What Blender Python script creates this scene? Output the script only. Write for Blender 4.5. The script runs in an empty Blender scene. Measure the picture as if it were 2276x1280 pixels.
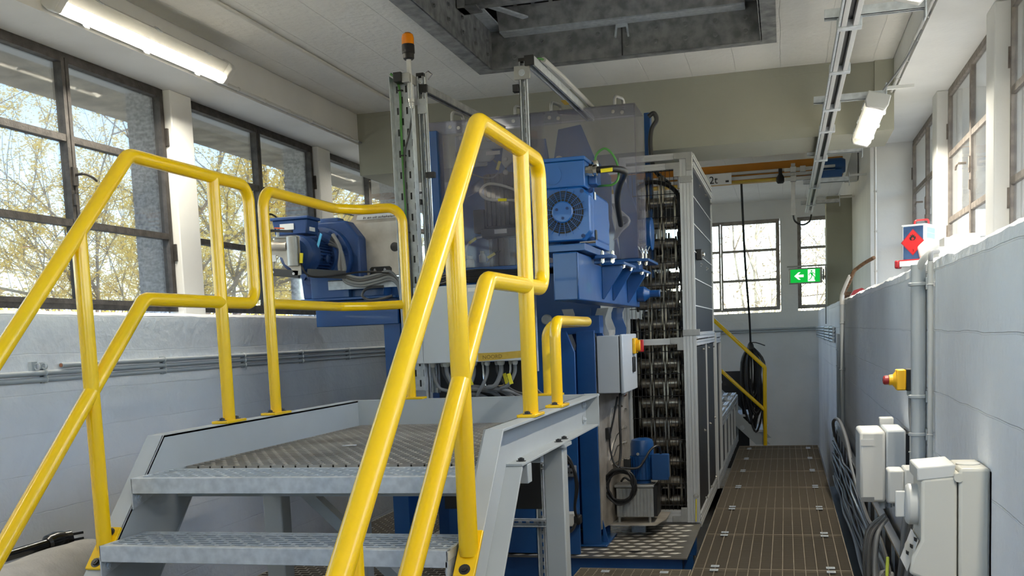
import bpy, math, random
from mathutils import Vector, Matrix
from math import pi, sin, cos, radians, sqrt

scene = bpy.context.scene
COL = scene.collection

# ------------------------------------------------------------------ camera
# a rising-front (shifted) view: the optical axis dips slightly while the frame is shifted up
def make_camera():
    yaw, pit, rol, F, PY = -0.26074124, -0.10315835, -0.0412892, 2302.77, 987.14
    f = Vector((sin(yaw)*cos(pit), cos(yaw)*cos(pit), sin(pit)))
    r = Vector((cos(yaw), -sin(yaw), 0))
    u = r.cross(f)
    r2 = cos(rol)*r + sin(rol)*u
    u2 = -sin(rol)*r + cos(rol)*u
    cam = bpy.data.cameras.new('camera')
    cam.sensor_width = 36.0
    cam.sensor_fit = 'HORIZONTAL'
    cam.lens = F/2276*36.0
    cam.shift_y = (PY-640)/2276
    cam.clip_start = 0.05
    cam.clip_end = 500
    o = bpy.data.objects.new('camera', cam)
    COL.objects.link(o)
    m = Matrix.Identity(4)
    for i in range(3):
        m[i][0], m[i][1], m[i][2] = r2[i], u2[i], -f[i]
    m[2][3] = 1.5
    o.matrix_world = m
    scene.camera = o
make_camera()

# ------------------------------------------------------------------ sky, sun, exposure
SUN_ROT, SUN_EL = radians(112), radians(50)
world = bpy.data.worlds.new('sky')
scene.world = world
world.use_nodes = True
nt = world.node_tree
nt.nodes.clear()
sky = nt.nodes.new('ShaderNodeTexSky')
sky.sky_type = 'NISHITA'
sky.sun_disc = False
sky.sun_elevation = SUN_EL
sky.sun_rotation = SUN_ROT
sky.altitude = 20
sky.air_density = 1.0
sky.dust_density = 0.6
sky.ozone_density = 1.2
bg = nt.nodes.new('ShaderNodeBackground')
bg.inputs['Strength'].default_value = 0.62
wo = nt.nodes.new('ShaderNodeOutputWorld')
nt.links.new(sky.outputs[0], bg.inputs[0])
nt.links.new(bg.outputs[0], wo.inputs[0])

def add_sun():
    l = bpy.data.lights.new('sun', 'SUN')
    l.energy = 3.0
    l.angle = radians(0.6)
    l.color = (1.0, 0.93, 0.82)
    o = bpy.data.objects.new('sun', l)
    COL.objects.link(o)
    d = Vector((sin(SUN_ROT)*cos(SUN_EL), cos(SUN_ROT)*cos(SUN_EL), sin(SUN_EL)))
    o.rotation_euler = d.to_track_quat('Z', 'Y').to_euler()
add_sun()

def portal(loc, size, direction):
    l = bpy.data.lights.new('window_portal', 'AREA')
    l.shape = 'RECTANGLE'
    l.size, l.size_y = size
    l.cycles.is_portal = True
    o = bpy.data.objects.new('window_portal', l)
    COL.objects.link(o)
    o.location = loc
    o.rotation_euler = Vector(direction).to_track_quat('-Z', 'Z').to_euler()

LAMP_W = 60.0          # radiant watts of one batten
vs = scene.view_settings
vs.view_transform = 'Standard'
vs.look = 'None'
vs.exposure = 0.78
vs.gamma = 1.0
vs.use_curve_mapping = False
scene.cycles.use_denoising = True
scene.cycles.max_bounces = 10
scene.cycles.diffuse_bounces = 6
scene.cycles.transparent_max_bounces = 24
scene.cycles.sample_clamp_indirect = 6.0
scene.cycles.caustics_reflective = False
scene.cycles.caustics_refractive = False

# ------------------------------------------------------------------ materials
def lin(c):
    return tuple(((x/255)/12.92 if x/255 <= 0.04045 else ((x/255+0.055)/1.055)**2.4) for x in c)

def nodes_of(m):
    m.use_nodes = True
    n = m.node_tree
    n.nodes.clear()
    out = n.nodes.new('ShaderNodeOutputMaterial')
    return n, out

def mat(name, col, rough=0.5, metal=0.0, var=0.0, vscale=6.0, col2=None, bump=0.0, bscale=60.0, spec=0.5, coat=0.0, vdetail=4.0, stretch=None):
    m = bpy.data.materials.new(name)
    n, out = nodes_of(m)
    b = n.nodes.new('ShaderNodeBsdfPrincipled')
    n.links.new(b.outputs[0], out.inputs[0])
    c = lin(col)
    b.inputs['Base Color'].default_value = (*c, 1)
    b.inputs['Roughness'].default_value = rough
    b.inputs['Metallic'].default_value = metal
    b.inputs['Specular IOR Level'].default_value = spec
    b.inputs['Coat Weight'].default_value = coat
    if var or bump:
        tc = n.nodes.new('ShaderNodeTexCoord')
        mp = n.nodes.new('ShaderNodeMapping')
        n.links.new(tc.outputs['Object'], mp.inputs[0])
        if stretch:
            mp.inputs['Scale'].default_value = stretch
    if var:
        t = n.nodes.new('ShaderNodeTexNoise')
        t.inputs['Scale'].default_value = vscale
        t.inputs['Detail'].default_value = vdetail
        n.links.new(mp.outputs[0], t.inputs['Vector'])
        r = n.nodes.new('ShaderNodeValToRGB')
        r.color_ramp.elements[0].position = 0.35
        r.color_ramp.elements[1].position = 0.65
        d = lin(col2) if col2 else tuple(x*(1-var) for x in c)
        r.color_ramp.elements[0].color = (*d, 1)
        r.color_ramp.elements[1].color = (*c, 1)
        n.links.new(t.outputs['Fac'], r.inputs[0])
        n.links.new(r.outputs[0], b.inputs['Base Color'])
        rr = n.nodes.new('ShaderNodeMapRange')
        rr.inputs['To Min'].default_value = min(1, rough*1.25)
        rr.inputs['To Max'].default_value = rough*0.85
        n.links.new(t.outputs['Fac'], rr.inputs[0])
        n.links.new(rr.outputs[0], b.inputs['Roughness'])
    if bump:
        t2 = n.nodes.new('ShaderNodeTexNoise')
        t2.inputs['Scale'].default_value = bscale
        t2.inputs['Detail'].default_value = 5
        n.links.new(mp.outputs[0], t2.inputs['Vector'])
        bm = n.nodes.new('ShaderNodeBump')
        bm.inputs['Strength'].default_value = bump
        bm.inputs['Distance'].default_value = 0.01
        n.links.new(t2.outputs['Fac'], bm.inputs['Height'])
        n.links.new(bm.outputs[0], b.inputs['Normal'])
    return m

def board_mat(name, col, col2, axis, board=0.17, rough=0.75, strength=0.5):
    """painted board-marked concrete: thin horizontal joint lines, a few vertical ends, lumps and stains"""
    m = bpy.data.materials.new(name)
    n, out = nodes_of(m)
    b = n.nodes.new('ShaderNodeBsdfPrincipled')
    n.links.new(b.outputs[0], out.inputs[0])
    b.inputs['Roughness'].default_value = rough
    b.inputs['Specular IOR Level'].default_value = 0.25
    tc = n.nodes.new('ShaderNodeTexCoord')
    sx = n.nodes.new('ShaderNodeSeparateXYZ')
    n.links.new(tc.outputs['Object'], sx.inputs[0])
    cx = n.nodes.new('ShaderNodeCombineXYZ')
    u, v = {'yz': ('Y', 'Z'), 'xz': ('X', 'Z'), 'xy': ('X', 'Y'), 'yx': ('Y', 'X')}[axis]
    n.links.new(sx.outputs[u], cx.inputs[0])
    n.links.new(sx.outputs[v], cx.inputs[1])
    wob = n.nodes.new('ShaderNodeTexNoise')
    wob.inputs['Scale'].default_value = 3
    n.links.new(tc.outputs['Object'], wob.inputs['Vector'])
    wm = n.nodes.new('ShaderNodeVectorMath')
    wm.operation = 'SCALE'
    wm.inputs['Scale'].default_value = 0.02
    n.links.new(wob.outputs['Color'], wm.inputs[0])
    ad = n.nodes.new('ShaderNodeVectorMath')
    n.links.new(cx.outputs[0], ad.inputs[0])
    n.links.new(wm.outputs[0], ad.inputs[1])
    br = n.nodes.new('ShaderNodeTexBrick')
    br.inputs['Scale'].default_value = 1.0
    br.inputs['Brick Width'].default_value = 2.3
    br.inputs['Row Height'].default_value = board
    br.inputs['Mortar Size'].default_value = 0.0035
    br.inputs['Mortar Smooth'].default_value = 0.6
    br.offset = 0.37
    n.links.new(ad.outputs[0], br.inputs['Vector'])
    st = n.nodes.new('ShaderNodeTexNoise')
    st.inputs['Scale'].default_value = 1.6
    st.inputs['Detail'].default_value = 6
    n.links.new(tc.outputs['Object'], st.inputs['Vector'])
    rp = n.nodes.new('ShaderNodeValToRGB')
    rp.color_ramp.elements[0].position = 0.3
    rp.color_ramp.elements[1].position = 0.6
    rp.color_ramp.elements[0].color = (*lin(col2), 1)
    rp.color_ramp.elements[1].color = (*lin(col), 1)
    n.links.new(st.outputs['Fac'], rp.inputs[0])
    n.links.new(rp.outputs[0], b.inputs['Base Color'])
    lump = n.nodes.new('ShaderNodeTexNoise')
    lump.inputs['Scale'].default_value = 22
    lump.inputs['Detail'].default_value = 7
    n.links.new(tc.outputs['Object'], lump.inputs['Vector'])
    mx = n.nodes.new('ShaderNodeMath')
    mx.operation = 'MULTIPLY_ADD'
    n.links.new(br.outputs['Fac'], mx.inputs[0])
    mk = n.nodes.new('ShaderNodeMath')          # joints fade in and out along the wall
    mk.operation = 'MULTIPLY'
    mk.inputs[1].default_value = -0.9
    n.links.new(st.outputs['Fac'], mk.inputs[0])
    n.links.new(mk.outputs[0], mx.inputs[1])
    n.links.new(lump.outputs['Fac'], mx.inputs[2])
    bm = n.nodes.new('ShaderNodeBump')
    bm.inputs['Strength'].default_value = strength
    bm.inputs['Distance'].default_value = 0.012
    n.links.new(mx.outputs[0], bm.inputs['Height'])
    n.links.new(bm.outputs[0], b.inputs['Normal'])
    return m

def clear_mat(name, tint, gloss, haze, hazecol):
    m = bpy.data.materials.new(name)
    n, out = nodes_of(m)
    tr = n.nodes.new('ShaderNodeBsdfTransparent')
    tr.inputs[0].default_value = (*tint, 1)
    gl = n.nodes.new('ShaderNodeBsdfGlossy')
    gl.inputs['Roughness'].default_value = 0.03
    fr = n.nodes.new('ShaderNodeFresnel')
    fr.inputs[0].default_value = 1.45
    mu = n.nodes.new('ShaderNodeMath')
    mu.operation = 'MULTIPLY'
    mu.inputs[1].default_value = gloss
    n.links.new(fr.outputs[0], mu.inputs[0])
    df = n.nodes.new('ShaderNodeBsdfDiffuse')
    df.inputs[0].default_value = (*hazecol, 1)
    tl = n.nodes.new('ShaderNodeTexNoise')
    tcx = n.nodes.new('ShaderNodeTexCoord')
    n.links.new(tcx.outputs['Object'], tl.inputs['Vector'])
    tl.inputs['Scale'].default_value = 3
    hz = n.nodes.new('ShaderNodeMath')
    hz.operation = 'MULTIPLY'
    hz.inputs[1].default_value = haze*2
    n.links.new(tl.outputs['Fac'], hz.inputs[0])
    m1 = n.nodes.new('ShaderNodeMixShader')
    m2 = n.nodes.new('ShaderNodeMixShader')
    n.links.new(hz.outputs[0], m1.inputs[0])
    n.links.new(tr.outputs[0], m1.inputs[1])
    n.links.new(df.outputs[0], m1.inputs[2])
    n.links.new(mu.outputs[0], m2.inputs[0])
    n.links.new(m1.outputs[0], m2.inputs[1])
    n.links.new(gl.outputs[0], m2.inputs[2])
    n.links.new(m2.outputs[0], out.inputs[0])
    return m

def emit_mat(name, col, strength):
    m = bpy.data.materials.new(name)
    n, out = nodes_of(m)
    e = n.nodes.new('ShaderNodeEmission')
    e.inputs[0].default_value = (*lin(col), 1)
    e.inputs[1].default_value = strength
    n.links.new(e.outputs[0], out.inputs[0])
    return m

M = {
 'wall_l': board_mat('white_wall_boards', (243, 244, 245), (230, 231, 234), 'yz', 0.19),
 'wall_r': board_mat('white_wall_boards_side', (243, 244, 245), (228, 229, 232), 'yz', 0.21, strength=0.7),
 'wall_f': board_mat('white_wall_boards_end', (234, 234, 231), (222, 222, 219), 'xz', 0.2, strength=0.3),
 'ceil': board_mat('ceiling_paint', (232, 230, 223), (224, 221, 213), 'yx', 0.33, strength=0.8),
 'beam': board_mat('beam_grey_olive', (160, 160, 146), (153, 153, 140), 'xz', 0.2, strength=0.15),  # even grey-olive, darker than the ceiling colour
 'white': mat('white_paint', (224, 224, 221), 0.6, var=0.05, vscale=3, bump=0.15, bscale=30),
 'concrete': mat('weathered_concrete', (214, 200, 176), 0.9, var=0.5, vscale=5, col2=(160, 148, 130), bump=0.4, bscale=40),
 'granite': mat('pebbled_render', (224, 224, 222), 0.9, var=0.5, vscale=55, col2=(140, 140, 142), bump=0.5, bscale=80, vdetail=2),
 'pit': mat('dark_concrete', (92, 90, 86), 0.9, var=0.3, vscale=3),
 'frame': mat('weathered_window_steel', (62, 58, 55), 0.6, var=0.45, vscale=18, col2=(40, 37, 35), bump=0.3, bscale=70),
 'frame_r': mat('grey_window_steel', (128, 120, 112), 0.6, var=0.3, vscale=18, col2=(104, 96, 90), bump=0.3, bscale=70),
 'glass': clear_mat('window_glass', (0.97, 0.98, 0.98), 0.8, 0.018, (0.8, 0.8, 0.8)),
 'glass_r': clear_mat('brightened_dusty_glass', (0.97, 0.98, 0.98), 0.8, 0.10, (0.95, 0.93, 0.88)),  # dust haze raised to brighten these panes
 'acrylic': clear_mat('clear_acrylic', (0.95, 0.95, 0.97), 0.8, 0.11, (0.70, 0.68, 0.82)),
 'yellow': mat('yellow_enamel', (246, 200, 8), 0.25, spec=0.5, coat=0.3),
 'blue': mat('machine_blue', (24, 78, 138), 0.35, var=0.12, vscale=5, coat=0.2, bump=0.05, bscale=60),
 'bluecast': mat('cast_blue', (22, 62, 118), 0.45, var=0.2, vscale=14, bump=0.12, bscale=120),
 'bluebright': mat('motor_blue', (28, 90, 160), 0.35, coat=0.2),
 'grey': mat('light_grey_paint', (178, 184, 186), 0.45, var=0.05, vscale=4),
 'galv': mat('galvanised_steel', (206, 212, 216), 0.45, 0.22, var=0.14, vscale=30, col2=(186, 192, 197), vdetail=2),
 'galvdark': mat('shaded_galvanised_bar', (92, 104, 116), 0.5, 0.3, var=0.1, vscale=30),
 'galvold': mat('old_galvanised_steel', (150, 151, 150), 0.5, 0.3, var=0.45, vscale=14, col2=(112, 114, 115), bump=0.1, bscale=40),
 'grate': mat('worn_grating', (176, 170, 160), 0.6, 0.15, var=0.2, vscale=4, col2=(150, 143, 133)),
 'alu': mat('anodised_aluminium', (204, 205, 204), 0.45, 0.5, var=0.06, vscale=3),
 'alucast': mat('cast_aluminium', (172, 172, 168), 0.5, 0.6, var=0.1, vscale=20),
 'steel': mat('brushed_stainless', (206, 200, 190), 0.4, 0.55, var=0.12, vscale=6, col2=(172, 164, 152)),
 'chrome': mat('bright_steel', (215, 213, 208), 0.2, 1.0),
 'chain': mat('oiled_chain_steel', (178, 170, 156), 0.3, 0.85, var=0.45, vscale=9, col2=(100, 94, 84)),
 'checker': mat('checker_base', (132, 128, 120), 0.4, 0.7, var=0.15, vscale=4),
 'lozenge': mat('pale_lozenge', (236, 232, 222), 0.4, 0.4),
 'gratedark': mat('shaded_bar_side', (70, 65, 59), 0.85),  # dark copy for bar sides, shade of the gaps put into the colour
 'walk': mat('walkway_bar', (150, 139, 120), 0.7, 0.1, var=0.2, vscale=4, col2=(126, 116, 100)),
 'walkdark': mat('walkway_bar_side', (116, 107, 93), 0.85),  # walkway bar again, darkened for the shade between the bars
 'frame_f': mat('glare_paled_window_steel', (170, 163, 155), 0.6, var=0.2, vscale=18, col2=(146, 138, 130)),  # window glare put into the colour as a paler steel
 'darksteel': mat('dark_steel', (72, 72, 72), 0.45, 0.7),
 'black': mat('black_plastic', (24, 24, 25), 0.5),
 'gloss_black': mat('black_gloss_paint', (14, 14, 15), 0.2, coat=0.4),
 'panel': mat('dark_guard_panel', (30, 35, 46), 0.5, spec=0.3),
 'rubber': mat('black_cable', (30, 30, 31), 0.45),
 'cable': mat('grey_cable', (122, 124, 126), 0.5),
 'cabledark': mat('dark_grey_cable', (78, 78, 78), 0.5),
 'green': mat('earth_wire_green', (74, 138, 60), 0.45),
 'box': mat('ral_grey_enclosure', (198, 203, 206), 0.45, var=0.03, vscale=3),
 'beige': mat('beige_plastic', (204, 202, 192), 0.45),
 'beige2': mat('white_grey_plastic', (208, 208, 204), 0.45),
 'pvc': mat('grey_pvc_conduit', (174, 180, 184), 0.45),
 'pvcw': mat('white_conduit', (198, 198, 195), 0.45),
 'red': mat('red_plastic', (196, 30, 34), 0.35),
 'darkred': mat('dark_red_plastic', (150, 22, 34), 0.4),
 'estop': mat('estop_red', (150, 40, 44), 0.4),
 'syellow': mat('switch_yellow', (240, 184, 26), 0.4),
 'tag': mat('yellow_tag', (236, 220, 40), 0.5),
 'tape': mat('masking_tape', (206, 172, 70), 0.7, var=0.12, vscale=30),
 'ink': mat('pencil_ink', (120, 98, 40), 0.8),
 'label': mat('white_label', (232, 232, 230), 0.5),
 'amber': mat('amber_lens', (240, 140, 14), 0.15, coat=0.6, spec=0.6),
 'brass': mat('nickel_gland', (196, 190, 176), 0.25, 1.0),
 'orange': mat('crane_orange', (214, 142, 40), 0.45, var=0.1, vscale=4),
 'wood': mat('old_wood', (112, 84, 58), 0.8, var=0.4, vscale=14, col2=(70, 52, 38), stretch=(1, 6, 6)),
 'rust': mat('rusty_pipe', (150, 100, 76), 0.7, var=0.3, vscale=12),
 'paper': mat('white_paper', (206, 206, 204), 0.8),
 'cloth': mat('dusty_sheet', (196, 192, 186), 0.95, var=0.18, vscale=9, bump=0.3, bscale=90),
 'tin_blue': mat('tin_print_blue', (66, 104, 152), 0.35, 0.3, var=0.35, vscale=8, col2=(38, 62, 98)),
 'tin_white': mat('tin_print_white', (226, 232, 238), 0.35, 0.2),
 'tin_pale': mat('tin_print_pale_blue', (150, 184, 216), 0.35, 0.2),
 'bark': mat('tree_bark', (132, 116, 100), 0.9, var=0.4, vscale=3, col2=(96, 82, 72)),
 'bark2': mat('pale_tree_bark', (226, 212, 176), 0.9, var=0.4, vscale=3, col2=(128, 112, 92)),
 'leaf': mat('spring_leaf', (252, 224, 112), 0.8),
 'leaf2': mat('young_bud', (168, 150, 116), 0.8),
 'lamp': clear_mat('lamp_cover', (0.97, 0.97, 0.95), 0.5, 0.10, (0.9, 0.88, 0.82)),
 'signgreen': emit_mat('exit_sign_green', (16, 150, 52), 1.0),
 'signwhite': emit_mat('exit_sign_white', (236, 255, 240), 0.95),
}
for k in ('leaf', 'leaf2'):                     # leaves let light through
    n = M[k].node_tree
    p = next(x for x in n.nodes if x.type == 'BSDF_PRINCIPLED')
    o = next(x for x in n.nodes if x.type == 'OUTPUT_MATERIAL')
    t = n.nodes.new('ShaderNodeBsdfTranslucent')
    t.inputs[0].default_value = p.inputs['Base Color'].default_value
    mx = n.nodes.new('ShaderNodeMixShader')
    mx.inputs[0].default_value = 0.5
    n.links.new(p.outputs[0], mx.inputs[1]); n.links.new(t.outputs[0], mx.inputs[2]); n.links.new(mx.outputs[0], o.inputs[0])

# ------------------------------------------------------------------ mesh helpers
def basis(d, up=(0, 0, 1)):
    d = Vector(d).normalized()
    up = Vector(up)
    if abs(d.dot(up)) > 0.98:
        up = Vector((0, 1, 0)) if abs(d.y) < 0.9 else Vector((1, 0, 0))
    s = d.cross(up).normalized()
    return d, s, s.cross(d).normalized()

class MB:
    def __init__(self):
        self.v, self.f = [], []
    def add(self, vs, fs):
        b = len(self.v)
        self.v += [tuple(x) for x in vs]
        self.f += [tuple(i+b for i in f) for f in fs]
        return self
    def box(self, x0, x1, y0, y1, z0, z1):
        if x0 > x1: x0, x1 = x1, x0
        if y0 > y1: y0, y1 = y1, y0
        if z0 > z1: z0, z1 = z1, z0
        return self.add([(x0,y0,z0),(x1,y0,z0),(x1,y1,z0),(x0,y1,z0),(x0,y0,z1),(x1,y0,z1),(x1,y1,z1),(x0,y1,z1)],
                        [(0,3,2,1),(4,5,6,7),(0,1,5,4),(1,2,6,5),(2,3,7,6),(3,0,4,7)])
    def bar(self, p, q, w, h, up=(0, 0, 1)):
        """box from p to q, width w (sideways), height h (along up)"""
        p, q = Vector(p), Vector(q)
        d, s, u = basis(q-p, up)
        vs = []
        for e in (p, q):
            for a, b in ((-1,-1),(1,-1),(1,1),(-1,1)):
                vs.append(e + s*(a*w/2) + u*(b*h/2))
        return self.add(vs, [(0,1,2,3),(7,6,5,4),(0,4,5,1),(1,5,6,2),(2,6,7,3),(3,7,4,0)])
    def cyl(self, p, q, r, n=14, r2=None, cap=True):
        p, q = Vector(p), Vector(q)
        r2 = r if r2 is None else r2
        d, s, u = basis(q-p)
        vs = []
        for e, rr in ((p, r), (q, r2)):
            for i in range(n):
                a = 2*pi*i/n
                vs.append(e + s*(cos(a)*rr) + u*(sin(a)*rr))
        fs = [(i, (i+1) % n, n+(i+1) % n, n+i) for i in range(n)]
        if cap:
            fs += [tuple(range(n-1, -1, -1)), tuple(range(n, 2*n))]
        return self.add(vs, fs)
    def lathe(self, o, axis, prof, n=20):
        """profile [(radius, height along axis)]"""
        o = Vector(o)
        d, s, u = basis(axis)
        vs, fs = [], []
        for r, h in prof:
            for i in range(n):
                a = 2*pi*i/n
                vs.append(o + d*h + s*(cos(a)*r) + u*(sin(a)*r))
        for j in range(len(prof)-1):
            for i in range(n):
                fs.append((j*n+i, j*n+(i+1) % n, (j+1)*n+(i+1) % n, (j+1)*n+i))
        fs.append(tuple(range(n-1, -1, -1)))
        k = (len(prof)-1)*n
        fs.append(tuple(range(k, k+n)))
        return self.add(vs, fs)
    def tube(self, pts, r, n=10, closed=False, r2=None):
        pts = [Vector(p) for p in pts]
        m = len(pts)
        tang = []
        for i in range(m):
            a = pts[(i-1) % m] if (closed or i > 0) else pts[i]
            b = pts[(i+1) % m] if (closed or i < m-1) else pts[i]
            t = (b-a)
            tang.append(t.normalized() if t.length > 1e-9 else Vector((0, 0, 1)))
        d, s, u = basis(tang[0])
        vs = []
        for i in range(m):
            t = tang[i]
            s = (s - t*s.dot(t))
            s = s.normalized() if s.length > 1e-6 else basis(t)[1]
            u = s.cross(t)
            rr = r if r2 is None else r + (r2-r)*i/(m-1)
            for k in range(n):
                a = 2*pi*k/n
                vs.append(pts[i] + s*(cos(a)*rr) + u*(sin(a)*rr))
        fs = []
        for i in range(m if closed else m-1):
            j = (i+1) % m
            for k in range(n):
                fs.append((i*n+k, j*n+k, j*n+(k+1) % n, i*n+(k+1) % n))
        if not closed:
            fs += [tuple(range(n)), tuple(range((m-1)*n+n-1, (m-1)*n-1, -1))]
        return self.add(vs, fs)
    def prism(self, poly, fn, t):
        """poly of (a,b); fn(a,b,c) -> xyz, extruded c = 0..t"""
        n = len(poly)
        vs = [fn(a, b, 0) for a, b in poly] + [fn(a, b, t) for a, b in poly]
        return self.add(vs, [tuple(range(n-1, -1, -1)), tuple(range(n, 2*n))] + [(i, (i+1) % n, n+(i+1) % n, n+i) for i in range(n)])
    def torus(self, c, axis, R, r, n=28, m=8):
        c = Vector(c)
        d, s, u = basis(axis)
        return self.tube([c + s*(cos(2*pi*i/n)*R) + u*(sin(2*pi*i/n)*R) for i in range(n)], r, m, closed=True)
    def mesh(self, name, off=(0, 0, 0), smooth=True, fix=True):
        me = bpy.data.meshes.new(name)
        o = Vector(off)
        me.from_pydata([tuple(Vector(p)-o) for p in self.v], [], self.f)
        if smooth:
            me.polygons.foreach_set('use_smooth', [True]*len(me.polygons))
            me.set_sharp_from_angle(angle=radians(32))
        if fix:
            import bmesh
            bm = bmesh.new(); bm.from_mesh(me)
            bmesh.ops.recalc_face_normals(bm, faces=bm.faces)
            bm.to_mesh(me); bm.free()
        me.update()
        return me
    def build(self, name, m, parent=None, bevel=0.0, smooth=True, kind=None, label=None, base=None):
        off = Vector((0, 0, 0))
        par = parent
        while par is not None:
            off += par.location
            par = par.parent
        if base is not None:
            off = Vector(base)
        me = self.mesh(name, off, smooth)
        me.materials.append(M[m] if isinstance(m, str) else m)
        o = bpy.data.objects.new(name, me)
        COL.objects.link(o)
        if parent is not None:
            o.parent = parent
        if base is not None and parent is None:
            o.location = base
        if bevel:
            md = o.modifiers.new('bevel', 'BEVEL')
            md.width = bevel
            md.segments = 2
            md.limit_method = 'ANGLE'
            md.harden_normals = False
        if kind:
            o['kind'] = kind
        if label:
            o['label'] = label
        return o

def tag(o, label=None, cat=None, group=None, kind=None):
    if label: o['label'] = label
    if cat: o['category'] = cat
    if group: o['group'] = group
    if kind: o['kind'] = kind
    return o

def thing(name, label, cat, loc=(0, 0, 0), group=None, kind=None):
    o = bpy.data.objects.new(name, None)
    o.empty_display_size = 0.1
    COL.objects.link(o)
    o.location = loc
    return tag(o, label, cat, group, kind)

def inst(name, me, parent, loc, rot=None, label=None):
    """a part that shares mesh data; loc in world coordinates"""
    o = bpy.data.objects.new(name, me)
    COL.objects.link(o)
    off = Vector((0, 0, 0))
    p = parent
    while p is not None:
        off += p.location
        p = p.parent
    o.parent = parent
    o.location = Vector(loc)-off
    if rot is not None:
        o.rotation_euler = rot
    if label:
        o['label'] = label
    return o

def fillet(pts, r, seg=6, closed=False):
    """polyline with rounded corners"""
    pts = [Vector(p) for p in pts]
    out = []
    n = len(pts)
    for i, p in enumerate(pts):
        if not closed and i in (0, n-1):
            out.append(p)
            continue
        a = pts[(i-1) % n]-p
        b = pts[(i+1) % n]-p
        la, lb = a.length, b.length
        a.normalize(); b.normalize()
        ang = a.angle(b)
        if ang > pi-0.03:
            out.append(p)
            continue
        t = min(r/math.tan(ang/2), la*0.48, lb*0.48)
        rr = t*math.tan(ang/2)
        c = p + (a+b).normalized()*(rr/sin(ang/2))
        s0, s1 = p+a*t-c, p+b*t-c
        w = s0.angle(s1)
        for k in range(seg+1):
            f = k/seg
            out.append(c + (s0*sin((1-f)*w)+s1*sin(f*w))/sin(w))
    return out

def smooth_path(pts, sub=6, closed=False):
    """Catmull-Rom through the points"""
    P = [Vector(p) for p in pts]
    n = len(P)
    out = []
    for i in range(n if closed else n-1):
        p0 = P[(i-1) % n] if (closed or i > 0) else P[i]
        p1, p2 = P[i], P[(i+1) % n]
        p3 = P[(i+2) % n] if (closed or i < n-2) else p2
        for k in range(sub):
            t = k/sub
            out.append(0.5*((2*p1)+(p2-p0)*t+(2*p0-5*p1+4*p2-p3)*t*t+(3*p1-p0-3*p2+p3)*t**3))
    if not closed:
        out.append(P[-1])
    return out

def text(body, size, loc, rx, rz, m, parent, depth=0.0008, align='LEFT', name='lettering', shear=0.0, ry=0.0):
    cu = bpy.data.curves.new(name, 'FONT')
    cu.body = body
    cu.size = size
    cu.extrude = depth
    cu.align_x = align
    cu.shear = shear
    cu.resolution_u = 3
    tmp = bpy.data.objects.new(name, cu)
    COL.objects.link(tmp)
    bpy.context.view_layer.update()
    me = bpy.data.meshes.new_from_object(tmp.evaluated_get(bpy.context.evaluated_depsgraph_get()))
    bpy.data.objects.remove(tmp)
    me.materials.clear()
    me.materials.append(M[m])
    o = bpy.data.objects.new(name, me)
    COL.objects.link(o)
    off = Vector((0, 0, 0))
    p = parent
    while p is not None:
        off += p.location
        p = p.parent
    o.parent = parent
    o.location = Vector(loc)-off
    o.rotation_euler = (rx, ry, rz)
    return o

# hexagon bolt heads, shared
_b = {}
def bolt(parent, p, axis, r=0.009, h=0.007, m='darksteel', washer=True, name='bolt'):
    key = (round(r, 4), round(h, 4), m, washer)
    if key not in _b:
        b = MB()
        if washer:
            b.lathe((0, 0, 0), (0, 0, 1), [(r*1.55, 0), (r*1.55, 0.0018)], 14)
        b.cyl((0, 0, 0), (0, 0, h), r, 6)
        b.cyl((0, 0, h*0.9), (0, 0, h*1.25), r*0.5, 8)
        me = b.mesh('bolt', smooth=False)
        me.materials.append(M[m])
        _b[key] = me
    return inst(name, _b[key], parent, p, Vector(axis).to_track_quat('Z', 'Y').to_euler())

def perforated(mb, fn, us, vs, holes, t):
    """plate as a lattice: us, vs breakpoints; cell (i,j) in holes is left open; fn(u,v,c)->xyz"""
    def face(i, j):
        for c, o in ((0, 1), (t, -1)):
            q = [fn(us[i], vs[j], c), fn(us[i+1], vs[j], c), fn(us[i+1], vs[j+1], c), fn(us[i], vs[j+1], c)]
            mb.add(q, [(0, 1, 2, 3)])
    for i in range(len(us)-1):
        for j in range(len(vs)-1):
            if (i, j) in holes:
                a, b, c2, d = us[i], us[i+1], vs[j], vs[j+1]
                for (p, q) in (((a, c2), (b, c2)), ((b, c2), (b, d)), ((b, d), (a, d)), ((a, d), (a, c2))):
                    mb.add([fn(*p, 0), fn(*q, 0), fn(*q, t), fn(*p, t)], [(0, 1, 2, 3)])
            else:
                face(i, j)
    return mb
# ================================================================== THE ROOM
Y0, Y1 = -3.0, 17.0
XL, XR = -3.48, 0.50          # faces of the low walls
XRU = 0.80                    # right upper wall face
WL, WR = -3.87, 1.19          # window planes
ZS, ZH, ZC = 1.72, 3.17, 3.45 # sill, window head, ceiling
LM = [5.12+2.19*k for k in range(-3, 6)]   # window centres, left wall
RM = [5.22+2.20*k for k in range(-3, 3)]   # window centres, right wall
rng = random.Random(4)

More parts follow.
